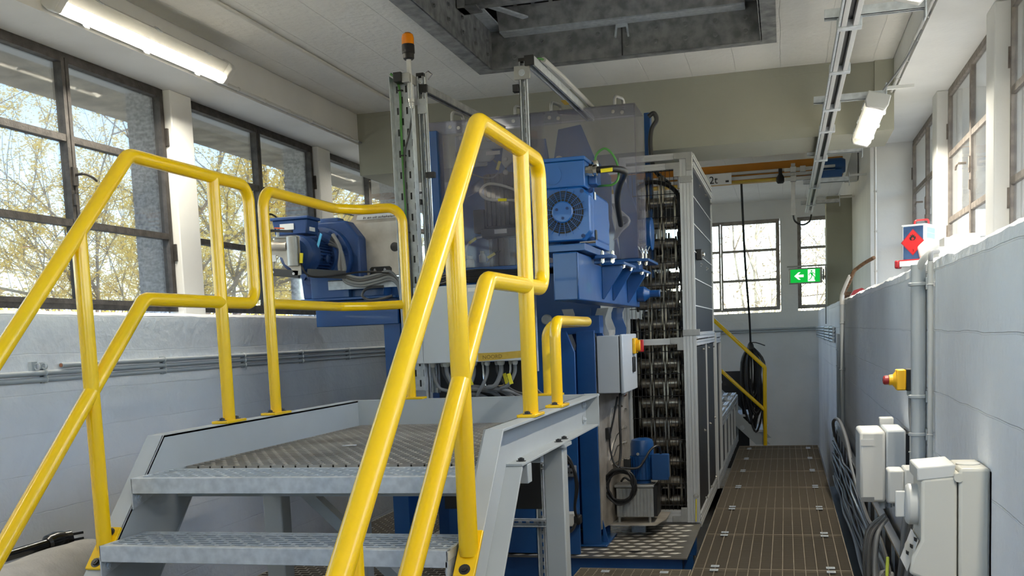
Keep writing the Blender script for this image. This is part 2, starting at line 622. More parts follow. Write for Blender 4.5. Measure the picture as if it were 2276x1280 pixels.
def rough_wall(name, face, back, y0, y1, z0, z1, sgn, m, label, step=0.045, amp=0.010):
    """long low wall with an uneven plaster arris along its top inner edge"""
    mb = MB()
    n = int((y1-y0)/step)
    a = 0.0
    vs = []
    for i in range(n+1):
        y = y0+(y1-y0)*i/n
        a = a*0.75+rng.uniform(-1, 1)*amp*0.6
        dz, dx = a, abs(rng.uniform(0, amp*0.7))
        vs += [(face, y, z0), (face, y, z1-0.05), (face+sgn*dx*0.4, y, z1-0.018+dz*0.6), (face+sgn*(0.02+dx), y, z1+dz*0.4), (face+sgn*0.12, y, z1), (back, y, z1), (back, y, z0)]
    fs = []
    for i in range(n):
        for k in range(6):
            fs.append((i*7+k, i*7+k+1, (i+1)*7+k+1, (i+1)*7+k))
    fs += [tuple(range(7)), tuple(range(n*7+6, n*7-1, -1))]
    mb.add(vs, fs)
    return tag(mb.build(name, m, smooth=False), label, 'wall', kind='structure')

rough_wall('wall_left', XL, -4.12, Y0, Y1, -0.9, ZS, -1, 'wall_l', 'low white board-marked wall under the dark framed windows', amp=0.005)
rough_wall('wall_right', XR, 1.44, Y0, Y1, -0.9, ZS, 1, 'wall_r', 'low white concrete wall with ragged top edge beside the walkway')

# upper walls / window heads
b = MB().box(XL, -4.12, Y0, Y1, ZH, ZC)
b.box(XL, -4.12, LM[-1]+0.965, Y1, ZS, ZH)
b.box(XL, -4.12, Y0, LM[0]-0.98, ZS, ZH)
tag(b.build('wall_left_upper', 'white'), 'white lintel wall above the dark framed windows', 'wall', kind='structure')
b = MB().box(XRU, 1.44, Y0, Y1, ZH, ZC)
b.box(XRU, 1.44, RM[-1]+0.985, Y1, ZS, ZH)
b.box(XRU, 1.44, Y0, RM[0]-0.985, ZS, ZH)
tag(b.build('wall_right_upper', 'white'), 'white wall above and beyond the pale framed windows', 'wall', kind='structure')
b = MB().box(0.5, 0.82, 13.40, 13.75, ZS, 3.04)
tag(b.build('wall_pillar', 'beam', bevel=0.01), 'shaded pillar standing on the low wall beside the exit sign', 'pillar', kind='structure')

# piers between the windows, plain inside and pebbled outside
for k, m in enumerate(LM[:-1]):
    b = MB().box(-3.92, -3.80, m+0.965, m+1.215, ZS-0.01, ZH)
    p = tag(b.build('wall_pier_left', 'white', bevel=0.008), 'white painted pier between two dark framed windows', 'pier', 'piers between the dark framed windows', 'structure')
    MB().box(-4.12, -3.921, m+0.955, m+1.225, ZS-0.9, ZH).build('outer_pier', 'granite', p)
for k, m in enumerate(RM[:-1]):
    b = MB().box(1.10, 1.24, m+0.985, m+1.225, ZS-0.01, ZH)
    p = tag(b.build('wall_pier_right', 'white', bevel=0.008), 'white painted pier between two pale framed windows', 'pier', 'piers between the pale framed windows', 'structure')
    MB().box(1.241, 1.44, m+0.975, m+1.235, ZS-0.9, ZH).build('outer_pier', 'white', p)
# eaves outside
tag(MB().box(-4.62, -4.121, Y0, Y1, ZH, 3.42).build('eave_left', 'concrete'), 'weathered concrete eave outside the dark framed windows', 'eave', kind='structure')
tag(MB().box(1.441, 1.90, Y0, Y1, ZH, 3.42).build('eave_right', 'white'), 'pale painted eave outside the pale framed windows', 'eave', kind='structure')

# end walls
FA = (-0.98, 0.93)            # far wall window: centre, half width
b = MB()
for x0, x1, z0, z1 in ((-4.12, 1.44, -0.9, ZS), (-4.12, 1.44, ZH, ZC), (-4.12, -3.48, ZS, ZH), (-3.48, -2.35, ZS, ZH), (-2.35, -1.93, ZS, ZH), (-0.06, 0.20, ZS, ZH), (0.78, 1.44, ZS, ZH)):
    b.box(x0, x1, Y1, Y1+0.45, z0, z1)
tag(b.build('wall_far', 'wall_f'), 'white end wall with windows behind the hanging black cable', 'wall', kind='structure')
b = MB().box(-4.12, 1.44, Y0-0.3, Y0, -0.9, ZS).box(-4.12, 1.44, Y0-0.3, Y0, ZH, ZC).box(-4.12, -3.1, Y0-0.3, Y0, ZS, ZH).box(-1.2, -0.94, Y0-0.3, Y0, ZS, ZH).box(0.96, 1.44, Y0-0.3, Y0, ZS, ZH)  # openings serve the added windows behind the camera
tag(b.build('wall_rear', 'wall_f'), 'plain white wall at the near end of the room', 'wall', kind='structure')

# ceiling with the hatch opening
HX0, HX1, HY0, HY1 = -2.06, -0.09, 4.60, 7.43
b = MB()
for x0, x1, y0, y1 in ((-4.62, HX0, Y0, Y1+.4), (HX1, 1.9, Y0, Y1+.4), (HX0, HX1, Y0, HY0), (HX0, HX1, HY1, Y1+.4)):
    b.box(x0, x1, y0, y1, ZC, ZC+0.32)
tag(b.build('ceiling', 'ceil'), 'pale ceiling with board lines around the hatch', 'ceiling', kind='structure')
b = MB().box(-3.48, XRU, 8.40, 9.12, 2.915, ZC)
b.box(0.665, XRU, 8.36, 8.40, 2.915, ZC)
tag(b.build('ceiling_beam', 'beam'), 'deep grey-olive beam crossing the ceiling above the machine', 'beam', kind='structure')

for nm, x0, x1, lab in (('ceiling_edge_left', -3.48, -3.05, 'slightly lower ceiling strip along the dark window wall'), ('ceiling_edge_right', 0.44, XRU, 'slightly lower ceiling strip above the festoon track')):
    tag(MB().box(x0, x1, Y0, 8.40, ZC-0.028, ZC).build(nm, 'ceil', bevel=0.01), lab, 'ceiling', kind='structure')

# floor slab in the pit
tag(MB().box(-4.12, 1.44, Y0, Y1, -1.1, -0.9).build('floor', 'pit'), 'dark concrete floor of the pit under the gratings', 'floor', kind='structure')

# ------------------------------------------------------------------ windows
def window(idx, o, u, n, halves, z0, z1, fm, label, muntins=(2.225, 2.695), handle=False, hinge=1, single=False):
    """steel casement window: o = centre at floor level, u along the wall, n into the room"""
    o, u, n = Vector(o), Vector(u), Vector(n)
    w = thing('window_%d' % idx, label, 'window', kind='structure')
    def P(a, c, z): return o+u*a+n*c+Vector((0, 0, z))
    def bx(mb, a0, a1, c0, c1, za, zb):
        q = [P(a, c, z) for z in (za, zb) for a, c in ((a0, c0), (a1, c0), (a1, c1), (a0, c1))]
        return mb.add(q, [(0,3,2,1),(4,5,6,7),(0,1,5,4),(1,2,6,5),(2,3,7,6),(3,0,4,7)])
    a0, a1 = -halves[0], halves[1]
    f = MB()
    t = 0.030
    dk = 0.55 if fm == 'frame_r' else 1.0
    bx0 = bx
    def bx(mb, a0, a1, c0, c1, za, zb): return bx0(mb, a0, a1, c0*dk, c1*dk, za, zb)
    bx(f, a0, a1, -0.03, 0.02, z1-t, z1); bx(f, a0, a1, -0.03, 0.02, z0, z0+t)
    bx(f, a0, a0+t, -0.03, 0.02, z0+t, z1-t); bx(f, a1-t, a1, -0.03, 0.02, z0+t, z1-t)
    f.build('window_frame', fm, w)
    for s0, s1 in (((a0+t, a1-t),) if single else ((a0+t, -0.004), (0.004, a1-t))):
        s = MB()
        g = 0.027
        bx(s, s0, s0+g, -0.022, 0.03, z0+t, z1-t); bx(s, s1-g, s1, -0.022, 0.03, z0+t, z1-t)
        bx(s, s0+g, s1-g, -0.022, 0.03, z1-t-g, z1-t); bx(s, s0+g, s1-g, -0.022, 0.03, z0+t, z0+t+g)
        ms = [m for m in muntins if z0+0.1 < m < z1-0.1]
        for m in ms:
            bx(s, s0+g, s1-g, -0.02, 0.026, m-0.019, m+0.019)
        so = s.build('sash', fm, w)
        zz = [z0+t+g]+ms+[z1-t-g]
        for i in range(len(zz)-1):
            bx(MB(), 0, 0, 0, 0, 0, 0)
            pm = MB()
            bx(pm, s0+g-0.006, s1-g+0.006, -0.003, 0.003, zz[i]+(0.015 if i else -0.006), zz[i+1]-(0.015 if i < len(zz)-2 else -0.006))
            pm.build('pane', 'glass_r' if (fm == 'frame_r' and n.x < -0.5) else 'glass', so, smooth=False)
    if hinge:
        for e, sg in ((a0, -1), (a1, 1)):
            for z in (z0+0.38, z1-0.30):
                h = MB()
                bx(h, e-0.012 if sg > 0 else e-0.012, e+0.012, 0.018, 0.042, z-0.055, z+0.055)
                h.build('hinge', fm, w)
    if handle:
        h = MB()
        zc = (z0+z1)/2+0.03
        bx(h, -0.02, 0.02, 0.028, 0.045, zc-0.05, zc+0.05)
        h.cyl(P(0, 0.04, zc+0.01), P(0, 0.085, zc+0.01), 0.008, 8)
        h.tube(smooth_path([P(0, 0.082, zc+0.012), P(0.03, 0.088, zc+0.012), P(0.09, 0.088, zc+0.002), P(0.125, 0.085, zc-0.012)], 4), 0.0075, 8)
        bx(h, -0.026, -0.004, 0.028, 0.05, zc-0.16, zc-0.10)
        h.build('window_handle', fm, w)
    return w

for k, m in enumerate(LM):
    lab = {3: 'dark steel window nearest the camera, behind the stair handrail',
           4: 'dark steel window behind the blue gearmotor on its bracket',
           5: 'dark steel window partly hidden by the slotted cable tray',
           6: 'dark steel window hidden beyond the machine', 7: 'dark steel window near the end wall', 8: 'last dark steel window at the end wall corner'}.get(k, 'dark steel window of the left row beside the camera, %s' % ('first', 'second', 'third', '', '', '', '', '', '')[k])
    window(k+1, (WL, m, 0), (0, 1, 0), (1, 0, 0), (0.975, 0.960), 1.755, ZH, 'frame', lab, (2.235, 2.70), handle=True)
    portal((WL+0.10, m, (ZS+ZH)/2), (1.9, 1.42), (1, 0, 0))
for k, m in enumerate(RM):
    lab = {3: 'pale steel window nearest the camera above the low wall',
           4: 'pale steel window in the middle with two curled handles',
           5: 'farthest pale steel window behind the paint tin'}.get(k, 'pale steel window of the right row beside the camera, %s' % ('first', 'second', 'third', '', '', '', '', '', '')[k])
    window(k+10, (WR, m, 0), (0, 1, 0), (-1, 0, 0), (0.985, 0.985), 1.755, ZH, 'frame_r', lab, (2.22, 2.69), handle=True)
    portal((WR-0.10, m, (ZS+ZH)/2), (1.9, 1.42), (-1, 0, 0))
window(16, (FA[0], Y1+0.1, 0), (1, 0, 0), (0, -1, 0), (0.95, 0.91), 1.755, ZH, 'frame_f', 'end wall window crossed by the hanging black cable', (2.235, 2.70), hinge=0)
window(17, (0.49, Y1+0.1, 0), (1, 0, 0), (0, -1, 0), (0.29, 0.29), 1.755, ZH, 'frame_f', 'narrow end wall window behind the green exit sign', (2.235, 2.70), hinge=0, single=True)
window(18, (-2.15, Y0-0.15, 0), (1, 0, 0), (0, 1, 0), (0.95, 0.95), 1.755, ZH, 'frame_r', 'added unseen window behind the camera on the stair side', (2.235, 2.70), hinge=0)  # added out of view to bring daylight onto the machine
window(19, (0.01, Y0-0.15, 0), (1, 0, 0), (0, 1, 0), (0.95, 0.95), 1.755, ZH, 'frame_r', 'added unseen window behind the camera on the walkway side', (2.235, 2.70), hinge=0)  # second added window, also for daylight from behind
portal((-2.15, Y0+0.02, 2.45), (1.9, 1.42), (0, 1, 0))
portal((0.01, Y0+0.02, 2.45), (1.9, 1.42), (0, 1, 0))
portal((FA[0], Y1-0.02, (ZS+ZH)/2), (1.9, 1.42), (0, -1, 0))
portal((0.49, Y1-0.02, (ZS+ZH)/2), (0.6, 1.42), (0, -1, 0))

# ------------------------------------------------------------------ ceiling hatch
t = thing('roof_hatch', 'galvanised steel roof hatch frame with slotted cover in the ceiling', 'hatch', (-1.07, 6.0, 3.42))
z0, z1 = 3.40, 3.66
b = MB()
b.box(-2.12, -2.0, 4.5, 7.47, z0, z0+0.012); b.box(-0.13, -0.03, 4.5, 7.47, z0, z0+0.012)
b.box(-2.0, -0.13, 7.375, 7.47, z0, z0+0.012); b.box(-2.0, -0.13, 4.5, 4.6, z0, z0+0.012)
b.build('rim', 'galvold', t)
for nm, (x0, x1, y0, y1) in (('side_plate', (-2.006, -1.994, 4.6, 7.38)), ('side_plate', (-0.136, -0.124, 4.6, 7.38)), ('end_plate', (-2.0, -0.13, 7.37, 7.382)), ('end_plate', (-2.0, -0.13, 4.598, 4.61))):
    MB().box(x0, x1, y0, y1, z0, z1).build(nm, 'galvold', t)
for i in range(9):
    for z in (3.47, 3.56):
        bolt(t, (-1.83+i*0.2, 7.368, z), (0, -1, 0), 0.011, 0.012, 'galvold')
for i in range(8):
    for z in (3.47, 3.56):
        bolt(t, (-1.992, 5.2+i*0.29, z), (1, 0, 0), 0.011, 0.012, 'galvold')
b = MB(); b.box(-2.0, -1.90, 4.6, 7.38, z1, z1+0.01); b.box(-0.23, -0.13, 4.6, 7.38, z1, z1+0.01); b.box(-1.9, -0.23, 7.24, 7.38, z1-0.05, z1-0.035)
b.build('ledge', 'galv', t)
# slotted inner apron facing the room
us = [-1.9]
x = -1.9
holes = set()
i = 0
while x < -0.36:
    us += [x+0.025, x+0.125]
    x += 0.125
us.append(-0.23)
vs2 = [0.0, 0.15, 0.172, 0.26]
holes = {(i, 1) for i in range(1, len(us)-1, 2)}
b = perforated(MB(), lambda u, v, c: (u, 7.24-v*0.45-c, z1-0.04+v*0.9), us, vs2, holes, 0.004)
b.build('slotted_apron', 'galvold', t, smooth=False)
MB().box(-2.1, -0.05, 4.55, 7.45, z1+0.24, z1+0.26).build('cover', 'darksteel', t)
b = MB(); b.box(-2.11, -2.06, 4.5, 7.5, z1-0.01, z1+0.26); b.box(-0.09, -0.04, 4.5, 7.5, z1-0.01, z1+0.26); b.box(-2.1, -0.05, 7.43, 7.5, z1-0.01, z1+0.26); b.box(-2.1, -0.05, 4.5, 4.57, z1-0.01, z1+0.26)
b.build('upstand', 'galvold', t)
b = MB().box(-1.97, -0.14, 6.56, 6.66, z1-0.06, z1+0.06)
b.build('cross_tube', 'galvold', t, bevel=0.012)
b = MB().box(-1.985, -1.86, 6.54, 6.68, z1-0.075, z1-0.062)
b.box(-1.985, -1.94, 6.53, 6.69, z1-0.075, z1+0.075)
b.build('tube_bracket', 'galvold', t)
b = MB()
b.bar((-1.94, 6.7, z1+0.02), (-1.70, 7.2, z1+0.02), 0.05, 0.012)
b.build('corner_strut', 'galv', t)
b = MB()
for s in (-1, 1):
    b.bar((-1.06+s*0.035, 7.36, 3.60), (-1.06+s*0.045, 7.35, 3.52), 0.012, 0.02)
b.box(-1.10, -1.02, 7.35, 7.365, 3.585, 3.61)
b.build('latch', 'galv', t)
MB().box(-1.066, -1.058, 7.362, 7.372, 3.40, 3.60).build('joint', 'darksteel', t)
# bolted joint of the rim

# ------------------------------------------------------------------ trees and the ground outside
tag(MB().box(-60, 40, -40, 70, -9.2, -9.0).build('ground', mat('bounce_ground', (206, 198, 178), 0.95, var=0.2, vscale=0.5)), 'unseen ground far below the building, paled for warm bounce', 'ground', kind='structure')  # unseen ground, paled to bounce warm light up to the eaves

def tree(name, label, base, height, spread, seed, nleaf, leafm, barkm, lean=(0, 0), minr=0.006, depth=6):
    R = random.Random(seed)
    t = thing(name, label, 'tree', base, 'trees outside the windows')
    w = MB()
    tips = []
    def grow(p, d, length, r, lev):
        n = 4 if lev < 2 else 3
        pts = [p.copy()]
        q = p.copy()
        dd = d.copy()
        for i in range(n):
            dd = (dd + Vector((R.uniform(-1, 1), R.uniform(-1, 1), R.uniform(-0.5, 0.9)))*0.20).normalized()
            q = q + dd*(length/n)
            pts.append(q.copy())
        w.tube(pts, r, 5 if lev < 2 else 3, r2=max(minr*0.7, r*0.55))
        if lev >= 3:
            tips.extend(pts[1:])
        if lev >= depth or r < minr:
            return
        k = 3 if lev < 4 else 2
        if R.random() < 0.35: k += 1
        for j in range(k):
            at = pts[-1] if j == 0 else pts[R.randint(1, n)]
            a = R.uniform(0.35, 0.95)
            s = basis(dd)[1]
            s.rotate(Matrix.Rotation(R.uniform(0, 2*pi), 3, dd))
            nd = (dd*cos(a)+s*sin(a)*spread+Vector((0, 0, 0.12))).normalized()
            grow(at, nd, length*R.uniform(0.62, 0.82), r*R.uniform(0.5, 0.66), lev+1)
    grow(Vector(base), Vector((lean[0], lean[1], 1)).normalized(), height*0.36, height*0.0125, 0)
    w.build('trunk', barkm, t, smooth=False)
    lf = MB()
    for i in range(int(nleaf*(5.0 if leafm == 'leaf' else 2.6))):
        c = R.choice(tips)+Vector((R.gauss(0, 0.10), R.gauss(0, 0.10), R.gauss(0, 0.10)))
        s = R.uniform(0.022, 0.050)
        a = Vector((R.uniform(-1, 1), R.uniform(-1, 1), R.uniform(-1, 1))).normalized()
        _, e, f = basis(a)
        lf.add([c-e*s, c+f*s*0.6, c+e*s, c-f*s*0.6], [(0, 1, 2, 3)])
    me = bpy.data.meshes.new('foliage')
    off = Vector(base)
    me.from_pydata([tuple(Vector(p)-off) for p in lf.v], [], lf.f)
    me.materials.append(M[leafm])
    o = bpy.data.objects.new('foliage', me)
    COL.objects.link(o)
    o.parent = t
    o['kind'] = 'stuff'
    return t

tree('tree', 'bare budding tree outside the window nearest the camera', (-17.0, 12.5, -9), 19, 0.95, 3, 5000, 'leaf2', 'bark')
tree('tree', 'yellow-green leafing tree outside between the first two dark windows', (-16.0, 21.0, -9), 18, 1.0, 8, 12000, 'leaf', 'bark')
tree('tree', 'yellow leafing tree outside behind the blue gearmotor', (-15.5, 29.0, -9), 18, 1.0, 12, 14000, 'leaf', 'bark')
tree('tree', 'thin yellow tree farther out beyond the nearest dark window', (-27.0, 24.0, -9), 21, 1.0, 21, 12000, 'leaf', 'bark')
tree('tree', 'yellow tree far out behind the others on the window side', (-26.0, 36.0, -9), 20, 1.0, 25, 14000, 'leaf', 'bark')
tree('tree', 'budding tree far out beyond the nearest dark window', (-25.0, 13.0, -9), 20, 1.0, 27, 9000, 'leaf', 'bark')
tree('tree', 'pale branching tree outside the end wall window', (-1.2, 28.0, -9), 17, 0.75, 31, 1500, 'leaf2', 'bark2')
tree('tree', 'slim tree outside the narrow end wall window', (3.6, 40.0, -9), 19, 0.9, 37, 1200, 'leaf2', 'bark')
tree('tree', 'tree outside the pale framed windows', (14.0, 20.0, -9), 17, 0.95, 41, 4000, 'leaf', 'bark')
# ================================================================== STAIR AND PLATFORM
def grate_panel(name, m, x0, x1, y0, y1, ztop, long='y', a=0.066, c=0.034, h=0.03, label=None, cat='grating', group=None, parent=None, stagger=False, tlong=0.004, tcross=0.004, edge=0.006, body='gratedark', capz=0.0032):
    """welded bar grating: bearing bars along `long`, cross bars the other way"""
    b = MB()
    cb = MB()  # bar bodies, coloured darker to carry the shade of the gaps
    z0, z1 = ztop-h, ztop
    b.box(x0, x1, y0, y0+edge, z0, z1); b.box(x0, x1, y1-edge, y1, z0, z1)
    b.box(x0, x0+edge, y0+edge, y1-edge, z0, z1); b.box(x1-edge, x1, y0+edge, y1-edge, z0, z1)
    if long == 'y':
        n = max(1, round((x1-x0)/a)); st = (x1-x0)/n
        for i in range(1, n):
            x = x0+st*i
            b.box(x-tlong/2, x+tlong/2, y0+edge, y1-edge, z1-0.004, z1)
            cb.box(x-tlong/2, x+tlong/2, y0+edge, y1-edge, z0, z1-0.004)
        k = max(1, round((y1-y0)/c)); sc = (y1-y0)/k
        for j in range(1, k):
            y = y0+sc*j
            cb.box(x0+edge, x1-edge, y-tcross/2, y+tcross/2, z0+0.006, z1-0.007)
    else:
        n = max(1, round((y1-y0)/a)); st = (y1-y0)/n
        for i in range(1, n):
            y = y0+st*i
            b.box(x0+edge, x1-edge, y-tlong/2, y+tlong/2, z1-capz, z1)
            cb.box(x0+edge, x1-edge, y-tlong/2, y+tlong/2, z0, z1-capz)
        k = max(1, round((x1-x0)/c)); sc = (x1-x0)/k
        for i in range(n):
            ya, yb = y0+st*i, y0+st*(i+1)
            for j in range(1, k):
                x = x0+sc*(j+(0.5 if (stagger and i % 2) else 0))
                if x > x1-edge: continue
                b.box(x-tcross/2, x+tcross/2, ya, yb, z1-0.001-capz, z1-0.001)
                cb.box(x-tcross/2, x+tcross/2, ya, yb, z0+0.004, z1-0.001-capz)
    o = b.build(name, m, parent, smooth=False, base=None if parent else ((x0+x1)/2, (y0+y1)/2, z0))
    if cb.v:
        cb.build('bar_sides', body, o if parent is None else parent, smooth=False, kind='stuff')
    if label:
        tag(o, label, cat, group)
    return o

SL = 1.03                          # slope of the stringers
stair = thing('stair_platform', 'light grey steel stair and platform with channel edge beams', 'platform', (-1.62, 4.2, 0))
for side, web, flo in (('left', -2.24, -2.31), ('right', -1.00, -0.93)):
    sg = -1 if side == 'left' else 1
    poly = [(3.38, 1.19), (5.22, 1.19), (5.22, 1.03), (3.62, 1.03), (3.62-1.03/SL, 0.0), (3.38-1.19/SL, 0.0)]
    b = MB()
    b.prism(poly, lambda y, z, c: (web+sg*c, y, z), 0.008)
    # flanges
    def fl(p, q, w=0.07, t=0.010):
        (ya, za), (yb, zb) = p, q
        d = Vector((0, yb-ya, zb-za)).normalized()
        nrm = Vector((0, -d.z, d.y))*(t)
        A, B = Vector((web, ya, za)), Vector((web, yb, zb))
        off = Vector((sg*w, 0, 0))
        q8 = [A, B, B+off, A+off, A-nrm, B-nrm, B+off-nrm, A+off-nrm]
        b.add(q8, [(0,1,2,3),(7,6,5,4),(0,4,5,1),(1,5,6,2),(2,6,7,3),(3,7,4,0)])
    fl((3.38, 1.19), (5.22, 1.19)); fl((3.62, 1.04), (5.22, 1.04))
    fl((3.38-1.19/SL, 0.0), (3.38, 1.19)); fl((3.62-1.03/SL+0.01, 0.0), (3.62, 1.03))
    if side == 'right':
        b.box(web, web+0.075, 5.21, 5.222, 1.025, 1.195)
    b.build('side_channel', 'grey', stair, bevel=0.0015)
b = MB().box(-2.24, -1.0, 5.20, 5.208, 1.03, 1.19)
b.box(-2.31, -0.93, 5.208, 5.275, 1.18, 1.19); b.box(-2.31, -1.0, 5.208, 5.275, 1.03, 1.04)
b.build('end_channel', 'grey', stair)
MB().box(-2.24, -1.0, 3.44, 3.50, 0.95, 1.015).build('cross_beam', 'grey', stair)
MB().box(-2.24, -1.0, 4.2, 4.26, 0.97, 1.02).build('cross_beam', 'grey', stair)
for z in (1.145, 1.07):
    bolt(stair, (-0.99, 5.13, z), (1, 0, 0), 0.014, 0.012, 'galv')
for y in (3.70, 4.36, 4.48):
    bolt(stair, (-0.955, y, 1.04), (0, 0, 1), 0.012, 0.011, 'darksteel')
# clip angle below the channel at the bend
MB().box(-0.985, -0.93, 3.70, 3.76, 0.955, 1.028).build('clip_angle', 'grey', stair, bevel=0.003)
# legs and braces
for nm, x, y in (('leg', -0.985, 4.42), ('leg', -2.22, 4.18), ('leg', -2.22, 5.1)):
    b = MB().box(x-0.045, x+0.045, y-0.045, y+0.045, 0.0, 1.028)
    lg = b.build(nm, 'grey', stair, bevel=0.006)
    MB().box(x-0.06, x+0.06, y-0.075, y+0.075, 1.015, 1.029).build('cap_plate', 'grey', lg)
    MB().box(x-0.09, x+0.09, y-0.09, y+0.09, 0.0, 0.012).build('foot_plate', 'grey', lg)
b = MB(); b.bar((-2.22, 4.26, 0.945), (-1.30, 4.26, 0.086), 0.05, 0.06, (0, 1, 0))
b.build('brace', 'grey', stair)
# platform grating
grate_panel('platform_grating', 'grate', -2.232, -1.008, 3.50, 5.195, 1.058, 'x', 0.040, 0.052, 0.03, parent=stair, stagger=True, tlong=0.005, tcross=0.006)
# treads
for i in range(5):
    z, y = 1.06-0.2*i, 3.15-0.2*i
    tr = thing('tread', None, None, (0, 0, 0))
    tr.parent = stair
    tr.location = Vector((-1.62, y, z))-stair.location
    d = 0.26
    b = MB().box(-2.235, -1.005, y, y+0.006, z-0.055, z-0.002)
    b.box(-2.235, -1.005, y, y+0.032, z-0.006, z)
    b.box(-2.235, -1.005, y+d-0.005, y+d, z-0.035, z)
    b.box(-2.235, -2.229, y, y+d, z-0.035, z); b.box(-1.011, -1.005, y, y+d, z-0.035, z)
    b.build('nosing', 'galv', tr, bevel=0.002)
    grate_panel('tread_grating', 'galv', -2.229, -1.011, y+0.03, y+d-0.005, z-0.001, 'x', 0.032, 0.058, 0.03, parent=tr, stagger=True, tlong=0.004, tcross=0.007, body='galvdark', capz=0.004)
    for x, s in ((-2.236, 1), (-1.008, -1)):
        b = MB()
        b.prism([(y, z-0.035), (y+d*0.85, z-0.035), (y+0.10, z-0.085), (y, z-0.11)], lambda a, c, e: (x+s*e, a, c), 0.005)
        b.build('end_plate', 'galv', tr)
        bolt(tr, (x+s*0.005, y+0.035, z-0.075), (s, 0, 0), 0.012, 0.010, 'galv')

# ------------------------------------------------------------------ yellow handrails
RT = 0.0250
def base_flange(parent, p, axis, w=0.075, l=0.16, slope=None):
    p = Vector(p)
    ax = Vector(axis).normalized()
    side = Vector((1, 0, 0))
    al = ax.cross(side).normalized()
    b = MB()
    q = []
    for c in (0.0, 0.012):
        for a, s in ((-1, -1), (1, -1), (1, 1), (-1, 1)):
            q.append(p+ax*c+al*(a*l/2)+side*(s*w/2))
    b.add(q, [(0,3,2,1),(4,5,6,7),(0,1,5,4),(1,2,6,5),(2,3,7,6),(3,0,4,7)])
    f = b.build('base_flange', 'yellow', parent, bevel=0.003)
    for a in (-1, 1):
        bolt(f, p+ax*0.012+al*(a*l*0.36), ax, 0.012, 0.010, 'darksteel')

def stair_rail(name, label, x, RT):
    t = thing(name, label, 'handrail', (x, 3.9, 1.19), 'yellow stair handrails')
    s1, s2 = 0.962, 0.935
    yl = 1.75
    top = [(x, yl, 2.205-s1*(3.34-yl)), (x, 3.34, 2.205), (x, 4.20, 2.205), (x, 4.20, 1.693), (x, 3.37, 1.693), (x, yl, 1.693-s2*(3.37-yl))]
    path = fillet(top, 0.075, 8)
    # lower return: rounded end joining the two sloping rails
    a, c = Vector(top[0]), Vector(top[-1])
    m = (a+c)/2
    end = [c, c+Vector((0, -0.12, -0.115)), a+Vector((0, -0.12, -0.115)), a]
    path = fillet([*path[:1]], 0.01) + path[1:] if False else path
    b = MB().tube(path+fillet(end, 0.07, 6)[1:-1], RT, 16, closed=True)
    b.build('rail_tube', 'yellow', t)
    p = MB().tube([(x, 3.91, 1.195), (x, 3.91, 2.20)], RT, 16)
    p.build('post', 'yellow', t)
    base_flange(t, (x, 3.91, 1.19), (0, 0, 1))
    zf = 1.19-SL*(3.38-3.03)
    MB().tube([(x, 3.03, zf), (x, 3.03, 2.205-s1*0.31)], RT, 16).build('post', 'yellow', t)
    nrm = Vector((0, -SL, 1)).normalized()
    base_flange(t, (x, 3.03, zf+0.002), nrm, 0.07, 0.17)
    MB().tube([(x, 2.14, 0.0), (x, 2.14, 2.205-s1*1.2)], RT, 16).build('post', 'yellow', t)
    return t
stair_rail('handrail', 'yellow tube stair handrail on the window side', -2.272, 0.0260)
stair_rail('handrail', 'yellow tube stair handrail nearest the camera in front of the machine', -0.962, 0.0305)

t = thing('handrail', 'angled yellow guard rail at the far corner of the platform', 'handrail', (-2.272, 4.33, 1.19), 'yellow platform guard rails')
pl = fillet([(-2.272, 4.33, 1.20), (-2.272, 4.33, 2.205), (-2.272, 5.10, 2.205), (-2.16, 5.24, 2.205), (-1.945, 5.24, 2.205), (-1.945, 5.24, 1.20)], 0.085, 8)
MB().tube(pl, RT, 16).build('rail_tube', 'yellow', t)
MB().tube(fillet([(-2.272, 4.33, 1.695), (-2.272, 5.10, 1.695), (-2.16, 5.24, 1.695), (-1.945, 5.24, 1.695)], 0.08, 6), RT*0.95, 14).build('mid_rail', 'yellow', t)
base_flange(t, (-2.272, 4.33, 1.19), (0, 0, 1))
b = MB().box(-2.02, -1.87, 5.20, 5.275, 1.19, 1.202); b.build('base_flange', 'yellow', t, bevel=0.003)
t = thing('handrail', 'short low yellow rail looping around the platform corner by the switch box', 'handrail', (-0.962, 4.40, 1.19), 'yellow platform guard rails')
pl = fillet([(-0.962, 4.40, 1.20), (-0.962, 4.40, 1.56), (-0.962, 5.22, 1.56), (-1.19, 5.235, 1.56), (-1.19, 5.235, 1.20)], 0.075, 8)
MB().tube(pl, RT, 16).build('rail_tube', 'yellow', t)
base_flange(t, (-0.962, 4.40, 1.19), (0, 0, 1))
MB().box(-1.265, -1.115, 5.20, 5.275, 1.19, 1.202).build('base_flange', 'yellow', t, bevel=0.003)

# scrap of paper on the platform
b = MB()
b.prism([(0, 0), (0.03, -0.012), (0.055, 0.0), (0.06, 0.02), (0.03, 0.028), (0.012, 0.018)], lambda a, c, e: (-1.86+a, 4.12+c, 1.06+e+0.02*a), 0.004)
tag(b.build('paper_scrap', 'paper', base=(-1.86, 4.12, 1.06)), 'crumpled scrap of white paper on the platform grating', 'paper')

